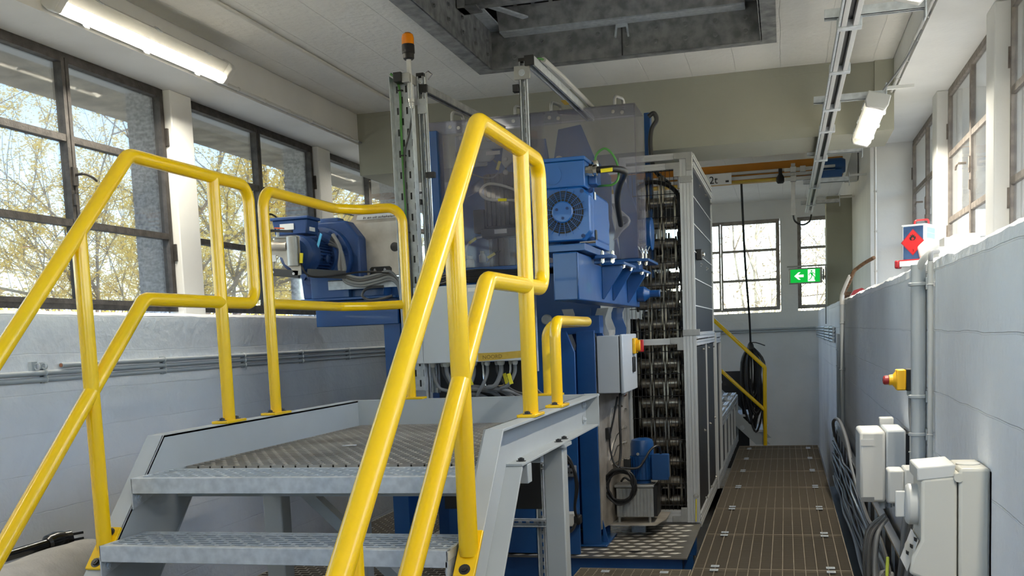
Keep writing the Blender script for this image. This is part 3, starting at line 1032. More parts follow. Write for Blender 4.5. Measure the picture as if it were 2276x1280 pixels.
# ================================================================== WALKWAY
jy = [1.0, 2.12, 3.24, 4.36, 5.45, 6.50, 7.62, 8.75, 9.93, 11.05, 12.08, 13.08, 13.42]
clip = MB().box(-0.026, 0.026, -0.024, 0.024, 0, 0.004)
clip.box(-0.018, 0.018, -0.006, 0.006, 0.004, 0.007)
clipm = clip.mesh('clip', smooth=False); clipm.materials.append(M['galv'])
wl = ['under the camera', 'second', 'third', 'fourth', 'fifth', 'beside the checker plate', 'at the foot of the cage', 'beside the black cage panels', 'fourth from the end rail', 'third from the end rail', 'second from the end rail', 'short strip at the foot of the end rail']
names = ['nearest the camera', 'second from the camera', 'third from the camera', 'fourth from the camera', 'level with the short side grating', 'beside the checker plate', 'at the foot of the cage', 'beside the black cage panels', 'fourth from the yellow end rail', 'third from the yellow end rail', 'second from the yellow end rail', 'narrow strip at the foot of the yellow end rail']
for i in range(len(jy)-1):
    y0, y1 = jy[i]+0.004, jy[i+1]-0.004
    t = thing('walkway_grating', 'brown-grey steel walkway grating panel, '+names[i], 'grating', (-0.10, (y0+y1)/2, -0.03), 'walkway gratings')
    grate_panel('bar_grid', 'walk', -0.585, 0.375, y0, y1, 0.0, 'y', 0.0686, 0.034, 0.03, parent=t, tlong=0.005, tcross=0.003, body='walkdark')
    for x in (-0.45, 0.25):
        for y in (y0+0.05, y1-0.05):
            if y1-y0 < 0.5 and y > y0+0.1: continue
            inst('clip', clipm, t, (x, y, 0.001))
t = thing('side_grating', 'short side grating in front of the checker plate', 'grating', (-0.93, 5.8, -0.03))
grate_panel('bar_grid', 'walk', -1.30, -0.592, 5.2, 6.46, 0.0, 'x', 0.04, 0.06, 0.03, parent=t, body='walkdark')
for x, y in ((-1.12, 6.36), (-0.75, 6.36)):
    inst('clip', clipm, t, (x, y, 0.001))
# support beams of the walkway
t = thing('walkway_beams', 'dark steel beams carrying the walkway gratings', 'beam', (-0.1, 7, -0.2))
for x in (-0.57, 0.36):
    MB().box(x-0.03, x+0.03, 1.0, 13.42, -0.16, -0.032).build('beam', 'darksteel', t)
for y in jy:
    MB().box(-0.54, 0.33, y-0.02, y+0.02, -0.10, -0.032).build('cross_beam', 'darksteel', t)
for x in (-0.57, 0.36):
    for y in (1.2, 4.4, 7.6, 10.8, 13.2):
        MB().box(x-0.03, x+0.03, y-0.03, y+0.03, -0.9, -0.16).build('post', 'darksteel', t)
# gratings under and beyond the platform on the window side
for lab, x0, x1, y0, y1 in (('wide mesh floor grating under the stair platform on the window side', -3.40, -2.02, 5.4, 6.9), ('floor grating beyond the platform along the window wall', -3.40, -2.62, 6.91, 9.4), ('floor grating below the lower stair treads', -3.40, -2.02, 3.6, 5.39)):
    t = grate_panel('floor_grating', 'grate', x0, x1, y0, y1, 0.0, 'x', 0.055, 0.075, 0.03, label=lab, stagger=True)
# ================================================================== LEFT WALL FITTINGS
# three conduits with saddles on the low wall
zz = (1.452, 1.420, 1.388)
for i, z in enumerate(zz):
    t = thing('wall_conduit', ('topmost grey conduit on the window wall, ending open by the stair post', 'middle grey conduit on the window wall', 'lowest grey conduit on the window wall')[i], 'conduit', (XL, 6, z), 'conduits on the window wall')
    y0 = 4.40 if i == 0 else 1.0
    b = MB().cyl((XL+0.018, y0, z), (XL+0.018, 16.9, z), 0.0125, 12)
    b.build('pipe', 'pvc', t)
    if i == 0:
        MB().cyl((XL+0.018, y0-0.003, z), (XL+0.018, y0+0.02, z), 0.0095, 12).build('copper_end', 'rust', t)
    for y in (1.5, 2.6, 3.7, 4.28, 5.28, 6.2, 7.05, 7.9, 8.75, 9.6, 10.5):
        if i == 0 and y < 4.0: continue
        b = MB().box(XL, XL+0.008, y-0.018, y+0.018, z-0.018, z+0.018)
        b.torus((XL+0.018, y, z), (0, 1, 0), 0.0145, 0.004, 10, 5)
        b.build('saddle', 'pvc', t)
# lamp cable tube along the head of the windows, with saddles
def batten(name, label, y0, y1, c, facing, group='batten lights'):
    """damp-proof batten: body, clear lit diffuser, end caps and clips; c = (x,z), facing = (dx,dz)"""
    f = Vector((facing[0], 0, facing[1])).normalized()
    t = thing(name, label, 'light', (c[0], (y0+y1)/2, c[1]), group)
    s = Vector((0, 1, 0)).cross(f).normalized()
    C = Vector((c[0], 0, c[1]))
    def sect(prof, ya, yb, nm, m, bevel=0.0):
        mb = MB()
        mb.prism(prof, lambda a, d, e: C+s*a+f*d+Vector((0, ya+e, 0)), yb-ya)
        return mb.build(nm, m, t, bevel)
    sect([(-0.062, -0.045), (0.062, -0.045), (0.068, -0.01), (0.068, 0.008), (-0.068, 0.008), (-0.068, -0.01)], y0+0.02, y1-0.02, 'body', 'beige2')
    mb = MB()
    pf = [(-0.066, 0.009), (-0.060, 0.036), (-0.034, 0.05), (0.034, 0.05), (0.060, 0.036), (0.066, 0.009)]
    vs = [C+s*a+f*d+Vector((0, y, 0)) for y in (y0+0.055, y1-0.055) for a, d in pf]
    mb.add(vs, [(i, i+1, i+7, i+6) for i in range(5)])
    mb.build('diffuser', 'lamp', t)
    for ya, yb in ((y0, y0+0.055), (y1-0.055, y1)):
        sect([(-0.07, -0.046), (0.07, -0.046), (0.072, 0.012), (0.055, 0.046), (-0.055, 0.046), (-0.072, 0.012)], ya, yb, 'end_cap', 'beige2', 0.006)
    n = 3
    for i in range(n):
        y = y0+(y1-y0)*(0.18+0.64*i/(n-1))
        for sd in (-1, 1):
            mb = MB()
            p = C+s*(sd*0.072)+Vector((0, y, 0))
            mb.bar(p-f*0.02-Vector((0, 0, 0)), p+f*0.025, 0.03, 0.006, s)
            mb.build('clip', 'galv', t)
    l = bpy.data.lights.new('batten_light', 'AREA')
    l.shape = 'RECTANGLE'
    l.size, l.size_y = (y1-y0-0.14), 0.046
    l.energy = LAMP_W
    l.color = (1.0, 0.93, 0.80)
    o = bpy.data.objects.new('batten_light', l)
    COL.objects.link(o)
    o.parent = t
    o.location = C+f*0.012+Vector((0, (y0+y1)/2, 0))-t.location
    m = Matrix((Vector((0, 1, 0)), Vector((0, 1, 0)).cross(f)*-1, -f)).transposed()
    o.rotation_euler = m.to_euler()
    return t
LZ = 3.235
batten('batten_light', 'long lit batten lamp above the dark window nearest the camera', 4.50, 6.13, (-3.41, LZ), (0.75, -0.66))
batten('batten_light', 'lit batten lamp half hidden behind the slotted cable tray', 8.68, 10.3, (-3.41, LZ), (0.75, -0.66))
batten('batten_light', 'unseen batten lamp added for fill beside the camera on the window wall', 0.9, 2.53, (-3.41, LZ), (0.75, -0.66))  # unseen batten added as fill for the near end
batten('batten_light', 'short looking lit batten lamp high beside the festoon rail', 6.95, 8.38, (0.57, 2.86), (-0.30, -0.95))
batten('batten_light', 'lit batten lamp at the top edge above the pale windows', 3.42, 4.89, (0.53, 2.89), (-0.3, -0.95))
batten('batten_light', 'unseen batten lamp added for fill behind the camera on the walkway side', 0.0, 1.45, (0.55, 2.88), (-0.3, -0.95))  # another batten added out of view for fill
batten('batten_light', 'lit batten lamp at the far end of the window wall', 12.6, 14.2, (-3.41, LZ), (0.75, -0.66))

def conduit_run(name, label, pts, r, m, saddles=(), group=None, saxis=(0, 1, 0), wall=None, parent=None):
    t = thing(name, label, 'conduit', pts[0], group)
    MB().tube(fillet(pts, max(0.04, r*2), 5), r, 12).build('pipe', m, t)
    for p in saddles:
        b = MB().torus(p, saxis, r*1.15, r*0.28, 12, 5)
        if wall is not None:
            q = Vector(p)+Vector(wall)*(r*1.1)
            b.bar(q-Vector(saxis)*r*0.8, q+Vector(saxis)*r*0.8, r*2.6, r*0.5, wall)
        b.build('saddle', m, t)
    return t
ys = [6.35+0.36*i for i in range(6)]
conduit_run('lamp_conduit', 'white conduit running between the two batten lamps above the windows', [(-3.455, 6.16, 3.19), (-3.455, 8.33, 3.19)], 0.011, 'pvcw', [(-3.455, y, 3.19) for y in ys], wall=(-1, 0, 0))
b = MB().tube(smooth_path([(-3.455, 8.33, 3.19), (-3.45, 8.45, 3.188), (-3.43, 8.57, 3.20), (-3.41, 8.69, 3.225)], 4), 0.007, 8)
tag(b.build('lamp_cable', 'cable', base=(-3.455, 8.33, 3.19)), 'short grey cable from the conduit into the far batten lamp', 'cable')
b = MB()
b.box(XL, XL+0.02, 4.19, 4.23, 1.425, 1.475); b.torus((XL+0.035, 4.21, 1.45), (0, 1, 0), 0.016, 0.004, 12, 5)
tag(b.build('pipe_saddle', 'pvc', base=(XL, 4.21, 1.45)), 'empty grey pipe saddle on the wall left of the open conduit', 'saddle')

# ------------------------------------------------------------------ black pipework and dust sheet in the near corner
t = thing('black_pipe', 'glossy black pipe with elbow and valve key lying low in the near corner', 'pipe', (-2.9, 3.3, 0.7))
A, Bq = Vector((-2.98, 2.75, 0.715)), Vector((-2.90, 3.56, 0.745))
MB().cyl(A, Bq, 0.021, 16).build('pipe', 'gloss_black', t)
d = (Bq-A).normalized()
MB().lathe(A+d*0.42, d, [(0.024, 0), (0.036, 0.01), (0.036, 0.06), (0.026, 0.075)], 18).build('collar', 'gloss_black', t)
MB().lathe(A+d*0.20, d, [(0.02, 0), (0.034, 0.02), (0.038, 0.06), (0.034, 0.10), (0.02, 0.12)], 18).build('elbow', 'gloss_black', t)
b = MB().lathe(Bq-d*0.05, d, [(0.024, 0), (0.034, 0.01), (0.040, 0.05), (0.034, 0.09), (0.02, 0.10)], 18)
b.tube([Bq, Bq+Vector((0.01, 0.02, -0.12))], 0.026, 14)
b.build('valve_body', 'gloss_black', t)
b = MB().lathe(Bq+d*0.04, d+Vector((0.5, 0, 0.0)), [(0.02, 0), (0.03, 0.01), (0.03, 0.035), (0.012, 0.04)], 16)
e = (d+Vector((0.5, 0, 0))).normalized()
for z in (-0.012, 0.012):
    b.bar(Bq+d*0.04+e*0.03+Vector((0, 0, z)), Bq+d*0.04+e*0.085+Vector((0, 0, z)), 0.008, 0.010)
b.build('valve_key', 'gloss_black', t)
# dust sheet: a sagging sheet over a bundle
b = MB()
nx, ny = 26, 30
vs, fs = [], []
R2 = random.Random(9)
for j in range(ny+1):
    for i in range(nx+1):
        u, v = i/nx, j/ny
        x = -3.36+u*1.02
        y = 2.0+v*1.58
        k = (u-0.74)/0.74 if u < 0.74 else (u-0.74)/0.26
        arch = 0.785*(1-0.80*k*k) if u < 0.74 else 0.785*sqrt(max(0, 1-k*k))
        z = arch+0.005*sin(18*u+9*v)+0.004*sin(31*v+4*u)
        if v > 0.92: z *= 1-((v-0.92)/0.08)**2
        vs.append((x, y, max(z, 0.005)))
for j in range(ny):
    for i in range(nx):
        a = j*(nx+1)+i
        fs.append((a, a+1, a+nx+2, a+nx+1))
b.add(vs, fs)
o = b.build('dust_sheet', 'cloth', base=(-2.85, 2.9, 0))
md = o.modifiers.new('thickness', 'SOLIDIFY'); md.thickness = 0.006
tag(o, 'pale dusty sheet humped on the floor under the black pipe', 'sheet')
# ================================================================== THE BLUE MACHINE
XZ = lambda y: (lambda a, b, c: (a, y+c, b))          # polygon in x,z extruded along +y
fr = thing('machine_frame', 'blue welded frame of the bridge drive with columns, arms and gussets', 'machine', (-1.7, 7.0, 0.05))
def part(nm, m='blue', bevel=0.003, **k):
    def f(mb): return mb.build(nm, m, fr, bevel, **k)
    return f
part('base_beam')(MB().box(-2.55, -0.66, 6.60, 6.72, -0.16, 0.035))
part('base_beam')(MB().box(-2.55, -0.66, 7.60, 7.72, -0.16, 0.035))
part('base_leg')(MB().box(-2.5, -2.35, 6.6, 6.75, -0.9, -0.16))
part('base_leg')(MB().box(-0.82, -0.68, 6.62, 6.75, -0.9, -0.16))
part('base_leg')(MB().box(-0.82, -0.68, 7.6, 7.72, -0.9, -0.16))
# right column: web and flanges, flared foot
part('column')(MB().box(-1.36, -1.345, 6.90, 7.28, 0.055, 1.52).box(-1.36, -1.235, 6.88, 6.90, 0.055, 1.52).box(-1.36, -1.235, 7.26, 7.28, 0.055, 1.52))
part('foot_gusset')(MB().prism([(-1.235, 0.055), (-1.20, 0.055), (-1.20, 0.08), (-1.235, 0.22)], XZ(6.96), 0.02))
part('foot_plate')(MB().box(-1.50, -1.19, 6.86, 7.30, 0.052, 0.066))
part('cheek_plate')(MB().prism([(-1.62, 0.055), (-1.325, 0.055), (-1.318, 1.385), (-1.37, 1.52), (-1.62, 1.52)], XZ(6.60), 0.025))
part('column')(MB().box(-1.62, -1.60, 6.625, 7.3, 0.055, 1.5))
# left column and gear motor bracket
part('column')(MB().box(-2.505, -2.395, 6.30, 6.52, 0.0, 1.72))
part('bracket_beam')(MB().box(-2.965, -2.395, 6.28, 6.52, 1.615, 1.722))
part('bracket_plate')(MB().box(-3.06, -2.40, 6.26, 6.85, 1.782, 1.798))
part('bracket_web')(MB().box(-2.95, -2.42, 6.36, 6.40, 1.722, 1.782))
part('pedestal')(MB().box(-2.985, -2.72, 6.27, 6.62, 1.798, 1.95).box(-2.72, -2.50, 6.32, 6.62, 1.80, 1.86))
part('pedestal_block')(MB().box(-2.62, -2.36, 6.45, 6.8, 1.80, 1.90))
part('back_column')(MB().box(-2.42, -2.30, 6.95, 7.08, 0.05, 2.93))
part('back_column')(MB().box(-2.26, -2.10, 6.70, 6.9, 0.05, 1.95))
part('back_wall')(MB().box(-2.4, -1.3, 7.52, 7.545, 0.05, 1.95), )
part('cross_beam')(MB().box(-2.40, -1.20, 6.9, 7.05, 1.50, 1.62))
part('inner_block')(MB().box(-1.85, -1.62, 6.6, 7.2, 0.06, 1.05))
# arm carrying the drive motor
part('arm', bevel=0.006)(MB().prism([(5.26, 1.675), (7.58, 1.675), (7.58, 1.885), (5.76, 1.885), (5.74, 1.918), (5.26, 1.918)], lambda a, b, c: (-1.147+c, a, b), 0.127))
part('weld_seam')(MB().tube([(-1.019, 5.262, 1.68), (-1.019, 5.262, 1.915)], 0.005, 6))
for y in (5.99, 6.36, 6.98):
    part('gusset')(MB().prism([(-1.02, 1.885), (-0.90, 1.885), (-0.90, 1.862), (-1.01, 1.695), (-1.02, 1.695)], XZ(y), 0.014))
part('shelf_plate')(MB().box(-1.02, -0.885, 5.97, 6.45, 1.886, 1.903))
part('shelf_plate')(MB().box(-1.02, -0.885, 6.80, 7.20, 1.886, 1.903))
part('shelf_beam')(MB().box(-1.15, -0.93, 6.95, 7.12, 1.903, 1.962))
part('ledge_plate')(MB().box(-1.25, -0.865, 6.93, 7.45, 1.962, 1.980))
part('ledge_plate')(MB().box(-2.40, -1.25, 6.97, 7.10, 1.962, 1.988))
for x, y in ((-0.905, 6.05), (-0.905, 6.35), (-0.905, 6.86), (-0.905, 7.1)):
    bolt(fr, (x, y, 1.886), (0, 0, -1), 0.012, 0.014, 'chrome')
for x, y in ((-1.1, 6.95), (-0.93, 6.95), (-0.90, 7.05)):
    bolt(fr, (x, y, 1.962), (0, 0, -1), 0.011, 0.018, 'brass')
part('shaft_boss')(MB().lathe((-1.02, 7.48, 1.765), (1, 0, 0), [(0.055, 0), (0.055, 0.05), (0.03, 0.085), (0.026, 0.09), (0.026, 0.16)], 18))
part('shaft_disc')(MB().lathe((-1.04, 7.60, 2.195), (1, 0, 0), [(0.118, 0), (0.118, 0.12), (0.112, 0.125)], 36))
part('motor_plate')(MB().box(-1.25, -0.985, 5.30, 6.15, 1.925, 1.962))
part('clamp_plate')(MB().prism([(-1.06, 5.72), (-1.0, 5.66), (-0.90, 5.66), (-0.90, 5.80), (-1.06, 5.80)], lambda a, b, c: (a, b, 1.905+c), 0.02))
for x, y in ((-0.965, 5.70), (-0.915, 5.74)):
    bolt(fr, (x, y, 1.905), (0, 0, -1), 0.011, 0.02, 'chrome')
    bolt(fr, (x, y, 1.925), (0, 0, 1), 0.010, 0.02, 'brass')
# wavy hanging guard plates below the arm
for i, (x, y) in enumerate(((-1.46, 6.92), (-1.36, 6.98), (-1.25, 7.04), (-1.14, 7.10))):
    pl = []
    for k in range(9):
        z = 1.67-k*0.035
        pl.append((x+0.014*sin(k*1.1+i), z))
    pr = [(a+0.075, z) for a, z in reversed(pl)]
    MB().prism(pl+pr, XZ(y), 0.012).build('hanging_plate', 'alucast' if i % 2 == 0 else 'blue', fr)
part('pin_boss', 'alucast')(MB().lathe((-1.49, 6.60, 1.60), (0, -1, 0), [(0.035, 0), (0.035, 0.02), (0.03, 0.03)], 20))
part('pin_boss', 'alucast')(MB().lathe((-1.47, 6.60, 1.43), (0, -1, 0), [(0.035, 0), (0.035, 0.02), (0.03, 0.03)], 20))
part('link_plate')(MB().prism([(-1.50, 1.36), (-1.16, 1.30), (-1.16, 1.40), (-1.2, 1.50), (-1.28, 1.52), (-1.5, 1.50)], XZ(7.0), 0.02))
part('nut', 'chrome', 0)(MB().cyl((-1.32, 6.98, 1.44), (-1.32, 7.0, 1.44), 0.02, 6))
part('drop_rod', 'galv', 0)(MB().cyl((-1.125, 7.25, 1.36), (-1.125, 7.25, 1.68), 0.014, 10).cyl((-1.125, 7.25, 1.46), (-1.125, 7.25, 1.50), 0.028, 6))
# plates inside the clear guard
part('side_plate')(MB().prism([(-1.56, 1.985), (-1.56, 2.72), (-1.52, 2.93), (-1.36, 2.95), (-1.27, 2.72), (-1.16, 2.58), (-1.16, 2.3), (-1.10, 1.985)], XZ(7.30), 0.03))
part('side_plate')(MB().prism([(-1.10, 1.985), (-1.14, 2.52), (-1.08, 2.60), (-1.0, 2.40), (-0.965, 2.28), (-0.965, 1.985)], XZ(7.26), 0.025))
part('rear_plate')(MB().prism([(-2.30, 1.985), (-2.30, 2.90), (-1.64, 2.90), (-1.60, 2.62), (-1.70, 2.5), (-1.70, 1.985)], XZ(7.42), 0.02))
part('guard_arc', 'bluecast')(MB().prism([(-2.22, 2.52), (-2.05, 2.60), (-1.90, 2.62), (-1.78, 2.60), (-1.66, 2.64), (-1.66, 2.70), (-1.80, 2.665), (-1.92, 2.68), (-2.08, 2.655), (-2.22, 2.58)], XZ(7.33), 0.03))
b = MB()
for dx, z in ((-1.52, 2.72), (-1.53, 2.60)):
    b.lathe((dx, 7.30, z), (0, -1, 0), [(0.03, 0), (0.03, 0.006)], 20)
part('bush', 'alucast', 0)(b)
part('tall_post')(MB().box(-1.0, -0.955, 7.95, 8.05, 1.9, 3.12))
# dark gear housing
hs = thing('gear_housing', 'dark ribbed gear housing inside the clear guard', 'gearbox', (-1.9, 7.25, 1.985))
b = MB().box(-2.03, -1.75, 7.14, 7.38, 2.27, 2.64)
b.build('housing', 'darksteel', hs, 0.01)
for i in range(9):
    MB().box(-2.025+i*0.032, -2.012+i*0.032, 7.115, 7.14, 2.28, 2.63).build('rib', 'darksteel', hs)
MB().box(-2.06, -1.74, 7.11, 7.38, 2.20, 2.262).build('flange', 'darksteel', hs, 0.006)
MB().box(-2.12, -2.04, 7.14, 7.24, 2.24, 2.40).build('relay_box', 'darksteel', hs, 0.004)
b = MB().box(-2.02, -1.78, 7.15, 7.36, 1.99, 2.20)
b.build('lower_body', 'darksteel', hs, 0.01)
for i in range(6):
    MB().box(-2.0+i*0.04, -1.985+i*0.04, 7.125, 7.15, 2.0, 2.19).build('rib', 'darksteel', hs)
MB().box(-1.96, -1.87, 7.105, 7.112, 2.222, 2.252).build('name_plate', 'label', hs)
b = MB()
for x, z, r in ((-2.15, 2.03, 0.03), (-2.06, 2.06, 0.025), (-2.2, 2.02, 0.022)):
    b.lathe((x, 7.12, z-0.03), (0, 0, 1), [(r, 0), (r, 0.05), (r*0.6, 0.06), (r*0.6, 0.08)], 14)
b.build('caps', 'beige2', hs)
# brake unit: pale castings and lever above it
bk = thing('brake_unit', 'pale grey brake lever unit with small white labels behind the clear guard', 'brake', (-2.1, 7.05, 2.58))
MB().box(-2.225, -2.03, 7.12, 7.16, 2.70, 2.915).build('back_plate', 'box', bk, 0.01)
MB().box(-2.21, -1.99, 7.08, 7.12, 2.69, 2.80).build('body', 'box', bk, 0.012)
MB().prism([(-2.05, 2.71), (-1.96, 2.71), (-1.925, 2.735), (-1.925, 2.775), (-1.96, 2.80), (-2.05, 2.80)], XZ(7.05), 0.03).build('cover', 'box', bk, 0.008)
MB().box(-2.10, -1.80, 7.09, 7.11, 2.80, 2.85).build('lever', 'box', bk, 0.004)
MB().prism([(-1.86, 2.84), (-1.79, 2.84), (-1.80, 2.70), (-1.855, 2.66), (-1.88, 2.70)], XZ(7.07), 0.03).build('lever_arm', 'alucast', bk, 0.004)
for x, z, r in ((-2.185, 2.775, 0.022), (-1.955, 2.735, 0.016), (-1.83, 2.82, 0.02), (-1.845, 2.72, 0.014), (-1.85, 2.63, 0.018), (-1.965, 2.865, 0.018)):
    MB().lathe((x, 7.07, z), (0, -1, 0), [(r, 0), (r, 0.012), (r*0.7, 0.016)], 16).build('knob', 'alucast', bk)
for x0, z0 in ((-2.17, 2.872), (-2.17, 2.81), (-1.98, 2.752)):
    MB().box(x0, x0+0.10, 7.045, 7.048, z0, z0+0.025).build('name_plate', 'label', bk)
MB().cyl((-1.85, 7.07, 2.54), (-1.85, 7.07, 2.66), 0.006, 8).build('spring_rod', 'darksteel', bk)
MB().box(-1.875, -1.825, 7.05, 7.09, 2.515, 2.54).build('spring_seat', 'black', bk)
# little tagged cables inside
def cable(name, label, pts, r, m, group=None, tags=(), sub=6, n=8, parent=None, straight=False, tagm='tag'):
    t = thing(name, label, 'cable', pts[0], group)
    path = [Vector(p) for p in pts] if straight else smooth_path(pts, sub)
    MB().tube(path, r, n).build('sheath', m, t)
    for p, d in tags:
        d = Vector(d).normalized()
        b = MB(); p = Vector(p)
        b.bar(p-d*0.03, p+d*0.03, 0.004+r*1.2, 0.018, (0, -0.3, 1) if abs(d.z) < 0.8 else (1, 0, 0))
        b.build('cable_tag', tagm, t)
    return t
cable('brake_cable', 'white looped cable with a yellow tag inside the clear guard', [(-1.70, 7.06, 2.30), (-1.66, 6.99, 2.40), (-1.78, 6.99, 2.50), (-1.95, 6.99, 2.55), (-2.02, 7.0, 2.50), (-1.96, 7.0, 2.445), (-1.80, 7.0, 2.43), (-1.72, 7.02, 2.42)], 0.009, 'beige2', 'cables inside the clear guard', [((-1.86, 6.985, 2.435), (1, 0, -0.05))])
cable('brake_cable', 'thin grey cable tagged yellow below the brake unit', [(-2.15, 7.04, 2.70), (-2.22, 7.02, 2.62), (-2.20, 7.02, 2.55), (-2.14, 7.03, 2.5)], 0.006, 'cable', 'cables inside the clear guard', [((-2.21, 7.01, 2.60), (0.3, 0, 1))])
cable('brake_cable', 'thin grey cable curling from the brake cover to the lever', [(-1.93, 7.04, 2.72), (-1.88, 7.02, 2.66), (-1.92, 7.02, 2.60), (-2.0, 7.03, 2.60), (-2.1, 7.04, 2.64)], 0.005, 'cable', 'cables inside the clear guard', [((-1.885, 7.01, 2.67), (0.4, 0, 1))])
cable('oil_line', 'pale curved oil line with yellow tag above the white caps', [(-2.15, 7.05, 2.06), (-2.15, 7.02, 2.12), (-2.1, 7.02, 2.18), (-2.03, 7.03, 2.2)], 0.008, 'beige2', 'cables inside the clear guard', [((-2.09, 7.0, 2.175), (1, 0, 0.6))])
cable('oil_line', 'dark line with slanting yellow tag low in the clear guard', [(-2.0, 7.03, 2.02), (-1.95, 7.02, 2.07), (-1.9, 7.03, 2.1)], 0.006, 'rubber', 'cables inside the clear guard', [((-1.96, 7.0, 2.065), (1, 0, 0.5))])
# grey triangular lever
lv = thing('brake_lever', 'grey cast triangular lever with split pin beside the drive motor', 'lever', (-1.06, 7.1, 2.12))
MB().prism([(-1.12, 2.365), (-1.085, 2.36), (-1.06, 2.32), (-1.005, 2.268), (-0.995, 2.24), (-1.01, 2.212), (-1.06, 2.17), (-1.088, 2.13), (-1.12, 2.122), (-1.10, 2.17), (-1.092, 2.21), (-1.09, 2.26), (-1.10, 2.31)], XZ(7.04), 0.04).build('casting', 'alucast', lv, 0.006)
MB().lathe((-1.038, 7.04, 2.246), (0, -1, 0), [(0.028, 0), (0.028, 0.012), (0.022, 0.012), (0.022, 0.022)], 20).build('pin', 'darksteel', lv)
MB().cyl((-1.05, 7.02, 2.20), (-1.035, 7.015, 2.235), 0.003, 6).build('split_pin', 'chrome', lv)

# ------------------------------------------------------------------ clear guard
g = thing('clear_guard', 'clear acrylic guard box over the brake and drive with metal handles', 'guard', (-1.64, 7.2, 1.985))
gx0, gx1, gy0, gy1, gz0, gz1, gs = -2.37, -0.935, 7.0-0.02, 7.40, 1.99, 2.985, -1.645
th = 0.008
for nm, (x0, x1, y0, y1, z0, z1) in (('front_pane', (gx0, gs-0.002, gy0, gy0+th, gz0, gz1)), ('front_pane', (gs+0.002, gx1, gy0, gy0+th, gz0, gz1)),
        ('side_pane', (gx0, gx0+th, gy0+th, gy1, gz0, gz1)), ('side_pane', (gx1-th, gx1, gy0+th, gy1, gz0, gz1)),
        ('middle_pane', (gs-th/2, gs+th/2, gy0+th, gy1, gz0, gz1)), ('top_pane', (gx0, gs-0.002, gy0, gy1, gz1, gz1+th)), ('top_pane', (gs+0.002, gx1, gy0, gy1, gz1, gz1+th))):
    MB().box(x0, x1, y0, y1, z0, z1).build(nm, 'acrylic', g, smooth=False)
for x in (-2.19, -1.74, -1.49, -1.06):
    b = MB().tube(fillet([(x-0.01, gy0+0.02, gz1+th), (x-0.01, gy0+0.02, gz1+0.07), (x+0.03, gy0+0.15, gz1+0.07), (x+0.03, gy0+0.15, gz1+th)], 0.032, 6), 0.011, 10)
    b.build('handle', 'alu', g)
    for dx in (-0.02, 0.04):
        bolt(g, (x+dx, gy0, gz1-0.035-0.01*(dx > 0)), (0, -1, 0), 0.008, 0.006, 'chrome')
for x, y in ((-0.915, 7.02), (-0.90, 7.08)):
    b = MB().cyl((x, y, 1.98), (x, y, 2.05), 0.006, 8)
    b.lathe((x, y, 2.02), (0, 0, 1), [(0.014, 0), (0.011, 0.018)], 10)
    for s in (-1, 1):
        b.bar((x+s*0.008, y, 2.03), (x+s*0.028, y, 2.066), 0.004, 0.02, (0, 1, 0))
    b.build('wing_nut', 'chrome', g)

# ------------------------------------------------------------------ drive motor
mo = thing('drive_motor', 'blue electric drive motor with round fan grille and terminal box', 'motor', (-1.11, 5.75, 1.965))
cx, cz, R = -1.112, 2.125, 0.138
c8 = 0.045
oc = [(cx-R, cz-R+c8), (cx-R+c8, cz-R), (cx+R-c8, cz-R), (cx+R, cz-R+c8), (cx+R, cz+R-c8), (cx+R-c8, cz+R), (cx-R+c8, cz+R), (cx-R, cz+R-c8)]
MB().prism(oc, XZ(5.42), 0.10).build('fan_cover', 'bluebright', mo, 0.008)
MB().box(cx-R+0.004, cx+R-0.004, 5.52, 6.06, cz-R+0.004, cz+R-0.004).build('stator', 'bluebright', mo, 0.02)
MB().lathe((cx, 6.06, cz), (0, 1, 0), [(0.13, 0), (0.13, 0.03), (0.09, 0.05), (0.03, 0.06), (0.024, 0.14)], 28).build('end_shield', 'bluebright', mo)
b = MB().box(cx-R-0.005, cx-0.05, 5.55, 5.98, cz-R-0.022, cz-R+0.01)
b.build('foot', 'bluebright', mo, 0.003)
MB().box(cx+0.05, cx+R+0.005, 5.55, 5.98, cz-R-0.022, cz-R+0.01).build('foot', 'bluebright', mo, 0.003)
gc = Vector((cx-0.006, 5.418, cz+0.012))
MB().lathe(gc, (0, -1, 0), [(0.110, 0), (0.110, 0.003)], 40).build('grille_recess', 'black', mo)
MB().lathe(gc+Vector((0, -0.002, 0)), (0, -1, 0), [(0.056, 0), (0.056, 0.012), (0.05, 0.016)], 32).build('grille_hub', 'bluebright', mo)
b = MB()
for r in (0.066, 0.075, 0.084, 0.093):
    b.torus(gc+Vector((0, -0.006, 0)), (0, 1, 0), r*1.06, 0.0013, 40, 5)
b.build('grille_ring', 'bluebright', mo, kind='stuff')
b = MB()
for k in range(20):
    a = 2*pi*k/20+0.1
    p = gc+Vector((cos(a)*0.052, -0.009, sin(a)*0.052)); q = gc+Vector((cos(a)*0.124, -0.006, sin(a)*0.124))
    b.bar(p, q, 0.0025, 0.006, (0, -1, 0))
b.build('grille_spoke', 'bluebright', mo, kind='stuff')
for sx, sz in ((-1, -1), (1, -1), (1, 1), (-1, 1)):
    bolt(mo, (cx+sx*0.098, 5.42, cz+sz*0.115), (0, -1, 0), 0.007, 0.006, 'bluecast')
    bolt(mo, (cx+sx*0.128, 5.521, cz+sz*0.128), (0, -1, 0), 0.009, 0.008, 'bluecast')
for k in range(3):
    a = k*2.1+0.6
    bolt(mo, gc+Vector((cos(a)*0.032, -0.018, sin(a)*0.032)), (0, -1, 0), 0.005, 0.003, 'bluecast')
tb = MB().box(-1.245, -1.005, 5.46, 5.75, 2.268, 2.405).build('terminal_box', 'bluebright', mo, 0.006)
MB().box(-1.25, -1.0, 5.455, 5.755, 2.405, 2.425).build('lid', 'bluebright', tb, 0.004)
